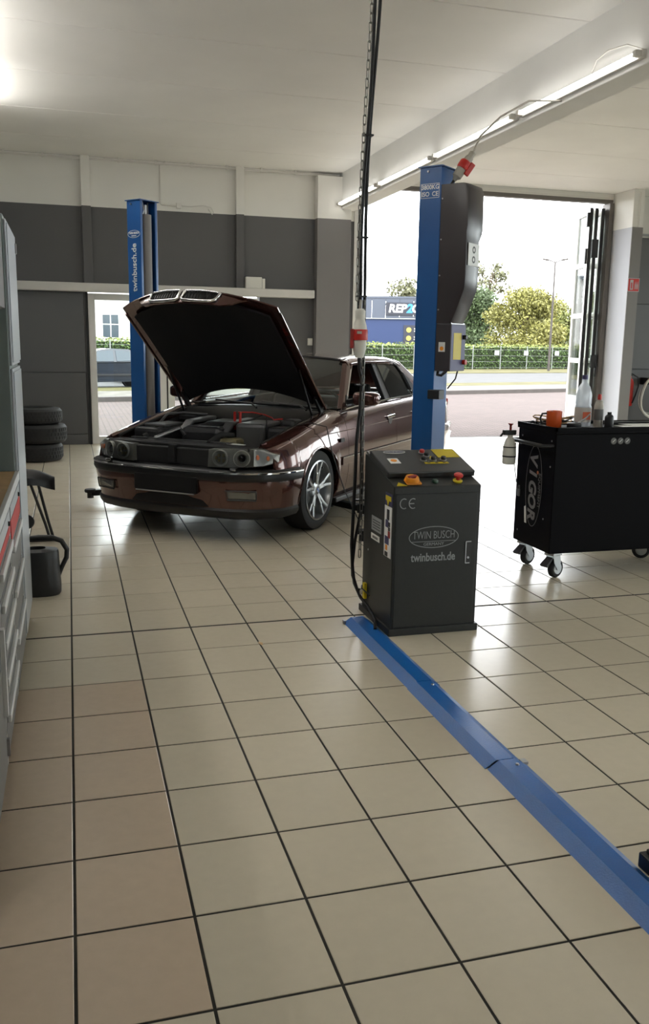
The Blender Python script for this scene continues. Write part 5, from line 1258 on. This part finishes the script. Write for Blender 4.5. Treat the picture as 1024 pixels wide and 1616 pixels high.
MB().box(-.10, .02, -.02, .02, .02, .29).build('upright', 'brown_wood', bb, bevel=.02); MB().box(-.13, .11, -.05, .05, 0, .02).build('base', 'dark_steel', bb, bevel=.004)
oc = thing('overhead_cabinet', 'dark overhead cabinet above the wooden worktop', 'cabinet', (-.84, -1.3, 1.63))
MB().box(-.05, .60, -1.0, .98, 0.03, .45).build('carcass', 'overhead_brown', oc, bevel=.004)
for k in range(3): MB().box(.60, .612, -.99+.66*k, -.34+.66*k, .035, .445).build('door', 'overhead_brown', oc, bevel=.003)

# stool, watering can, tyres
ST = thing('mechanic_stool', 'black saddle stool on thin legs beside the tall locker', 'stool', (-.33, 2.35, 0))
rows = []
for i in range(9):
    t = i/8; x = -.19+.42*t; hw_ = .15*math.sqrt(max(.02, 1-((t-.35)/.66)**2)); zz = .53+.03*(1-t)-.05*max(0, t-.7)/.3
    rows.append([(x, hw_*l, zz+.02*(1-l*l)-.03*l*l) for l in (-1, -.8, -.4, 0, .4, .8, 1)])
MB().shell(rows, (0, 0, -.05)).build('seat', 'stool_black', ST, smooth=50)
MB().box(-.03, .10, -.04, .04, .44, .49).build('seat_clamp', 'stool_black', ST, bevel=.008)
for dx, sy in ((.0, -.045), (.05, .045)): MB().tube([(.05+dx, sy, .47), (.15+dx*.4, sy, .14), (.18+dx*.4, sy, .02)], .011, 8).build('leg', 'stool_black', ST, smooth=50)
MB().tube([(-.06, 0, .47), (-.12, .02, .30), (-.2, .04, .02)], .011, 8).build('leg', 'stool_black', ST, smooth=50)
MB().tube([(-.02, -.05, .48), (.0, -.10, .38), (.03, -.12, .27), (.02, -.1, .2)], .005, 6).build('cable', 'cable_black', ST, smooth=50)
MB().bar((-.25, 0, .012), (.25, 0, .012), .05, .02).build('base_bar', 'stool_black', ST, bevel=.004)
PD = MB().lathe([(0, -.012), (.05, -.012), (.055, -.004), (.055, .004), (.05, .012), (0, .012)], 20, T(.02, -.12, .18) @ RX(pi/2 - .3)).build('foot_disc', 'stool_black', ST, smooth=40)
WC = thing('watering_can', 'black plastic watering can on the floor beside the tall locker', 'watering can', (-.18, .86, 0))
def can_row(z, k): return [(.125*k*math.copysign(abs(cos(a))**.75, cos(a)), .095*k*math.copysign(abs(sin(a))**.75, sin(a)), z) for a in [2*pi*i/28 for i in range(28)]]
wc = MB(); zs = [(0, .93), (.012, .99), (.06, 1.0), (.20, .95), (.262, .93), (.275, .88)]
for z, k in zs: wc.v += can_row(z, k)
for i in range(len(zs)-1):
    for k in range(28): wc.f.append((i*28+k, i*28+(k+1) % 28, (i+1)*28+(k+1) % 28, (i+1)*28+k))
wc.f.append(tuple(range(28))); wc.build('can_body', 'can_black', WC, smooth=40)
tp_ = MB(); tp_.v += can_row(.275, .88)+[(x*.55-.02, y*.55, z+.012) for x, y, z in can_row(.275, .88)]+[(x*.5-.02, y*.5, z-.05) for x, y, z in can_row(.275, .88)]
for i in range(2):
    for k in range(28): tp_.f.append((i*28+k, i*28+(k+1) % 28, (i+1)*28+(k+1) % 28, (i+1)*28+k))
tp_.build('filler_rim', 'can_black', WC, smooth=40)
MB().tube([(-.13, 0, .32), (-.08, 0, .345), (.0, 0, .352), (.08, 0, .348), (.135, 0, .325), (.165, 0, .27), (.16, 0, .22), (.13, 0, .16), (.11, 0, .10)], [.014, .015, .016, .016, .016, .016, .015, .014, .01], 10).build('handle', 'can_black', WC, smooth=50)
MB().tube([(-.09, 0, .06), (-.2, 0, .2), (-.27, 0, .34)], [.028, .02, .016], 10).build('spout', 'can_black', WC, smooth=50)
def tyre(label, z, x, r, w_):
    t = thing('car_tyre', label, 'tyre', (x, 7.25, z), 0, 'stack of tyres by the grey wall')
    MB().lathe([(r*.62, .02), (r*.70, .0), (r*.93, .012), (r, .045), (r, w_-.045), (r*.93, w_-.012), (r*.70, w_), (r*.62, w_-.02)], 56, closed=True).build('carcass', 'tyre_rubber', t, smooth=35)
    tr_ = MB()
    for k in range(44):
        a = 2*pi*k/44
        for zz, da in ((w_*.30, .03), (w_*.5, -.03), (w_*.70, .03)):
            tr_.box(r-.004, r+.006, -.016, .016, zz-.018, zz+.018, RZ(a+da))
    tr_.build('tread', 'tyre_rubber', t)
    return t
tyre('black car tyre at the bottom of the stack by the wall', 0, -.40, .32, .232)
tyre('wide black car tyre in the middle of the stack', .233, -.37, .345, .245)
tyre('black car tyre lying on top of the stack', .479, -.40, .325, .205)

# right-hand wall: sign, extinguisher, hose bundle
fs_ = thing('extinguisher_sign', 'red and white fire extinguisher sign on the grey pillar', 'sign', (9.10, 8.402, 2.47))
MB().box(-.11, .11, -.004, .0, 0, .22).build('board', 'sign_white', fs_); MB().box(-.10, .10, -.006, -.004, .01, .21).build('red_field', 'sign_red', fs_)
MB().prism([(-.07, .03), (-.01, .03), (-.01, .19), (-.07, .19)], 0, .002, T(0, -.006, 0) @ RX(pi/2)).build('white_panel', 'sign_white', fs_)
MB().prism([(-.052, .05), (-.03, .05), (-.03, .13), (-.036, .15), (-.046, .15), (-.052, .13)], 0, .002, T(0, -.008, 0) @ RX(pi/2)).build('extinguisher_symbol', 'sign_red', fs_)
for k in range(3): MB().prism([(.02+.025*k, .04), (.032+.025*k, .04), (.036+.025*k, .1), (.028+.025*k, .17), (.02+.025*k, .11)], 0, .002, T(0, -.006, 0) @ RX(pi/2)).build('flame_symbol', 'sign_white', fs_)
fx = thing('fire_extinguisher', 'red fire extinguisher with black hose mounted behind the pillar', 'fire extinguisher', (9.47, 8.83, .55))
MB().lathe([(0, 0), (.07, 0), (.078, .02), (.078, .40), (.06, .46), (.03, .48), (.03, .52), (0, .52)], 24).build('cylinder', 'red_plastic', fx, smooth=40)
MB().box(-.03, .05, -.02, .02, .52, .57).build('valve', 'black_plastic', fx, bevel=.006)
MB().tube([(.03, -.05, .55), (.12, -.07, .50), (.13, -.09, .35), (.08, -.09, .18), (.03, -.085, .05)], .013, 8).build('hose', 'black_plastic', fx, smooth=50)
MB().box(-.03, .03, .078, .125, .1, .4).build('bracket', 'dark_steel', fx)
hb_ = thing('hose_bundle', 'white hoses coiled on a wall hook at the right wall', 'hose', (9.83, 8.74, .42))
for k in range(6):
    r1 = .26+.018*k
    MB().tube([(r1*.75*cos(a)+.01*sin(3*a+k), -.03*k+.03*sin(2*a), .30+r1*1.05*sin(a)+.015*cos(2*a+k)) for a in [2*pi*i/28 for i in range(28)]], .016, 8, closed=True).build('hose_loop', 'plug_white' if k % 3 else 'drawer_grey', hb_, smooth=50)
MB().box(-.05, .05, .0, .22, .50, .62).build('wall_hook', 'black_plastic', hb_, bevel=.01)
# black block at the edge of the duct and a dry leaf
bl = thing('black_foot_block', 'black rubber block beside the blue floor duct', 'block', (1.728, -2.66, 0))
MB().box(-.10, .12, -.05, .09, 0, .05).build('block_base', 'black_plastic', bl, bevel=.006); MB().box(-.085, .1, -.03, .075, .05, .065).build('block_pad', 'rubber', bl, bevel=.004)
lf_ = MB().shell([[(-.02, -.004, .001), (-.02, .004, .001)], [(0, -.010, .006), (0, .010, .004)], [(.02, -.007, .003), (.02, .007, .004)], [(.035, -.001, .001), (.035, .001, .001)]], (0, 0, -.0008)).build('dry_leaf', 'wood', loc=(.94, -.36, .001), rz=1.7)
tag(lf_, 'small curled dry leaf lying on the tiles in front of car', 'leaf')
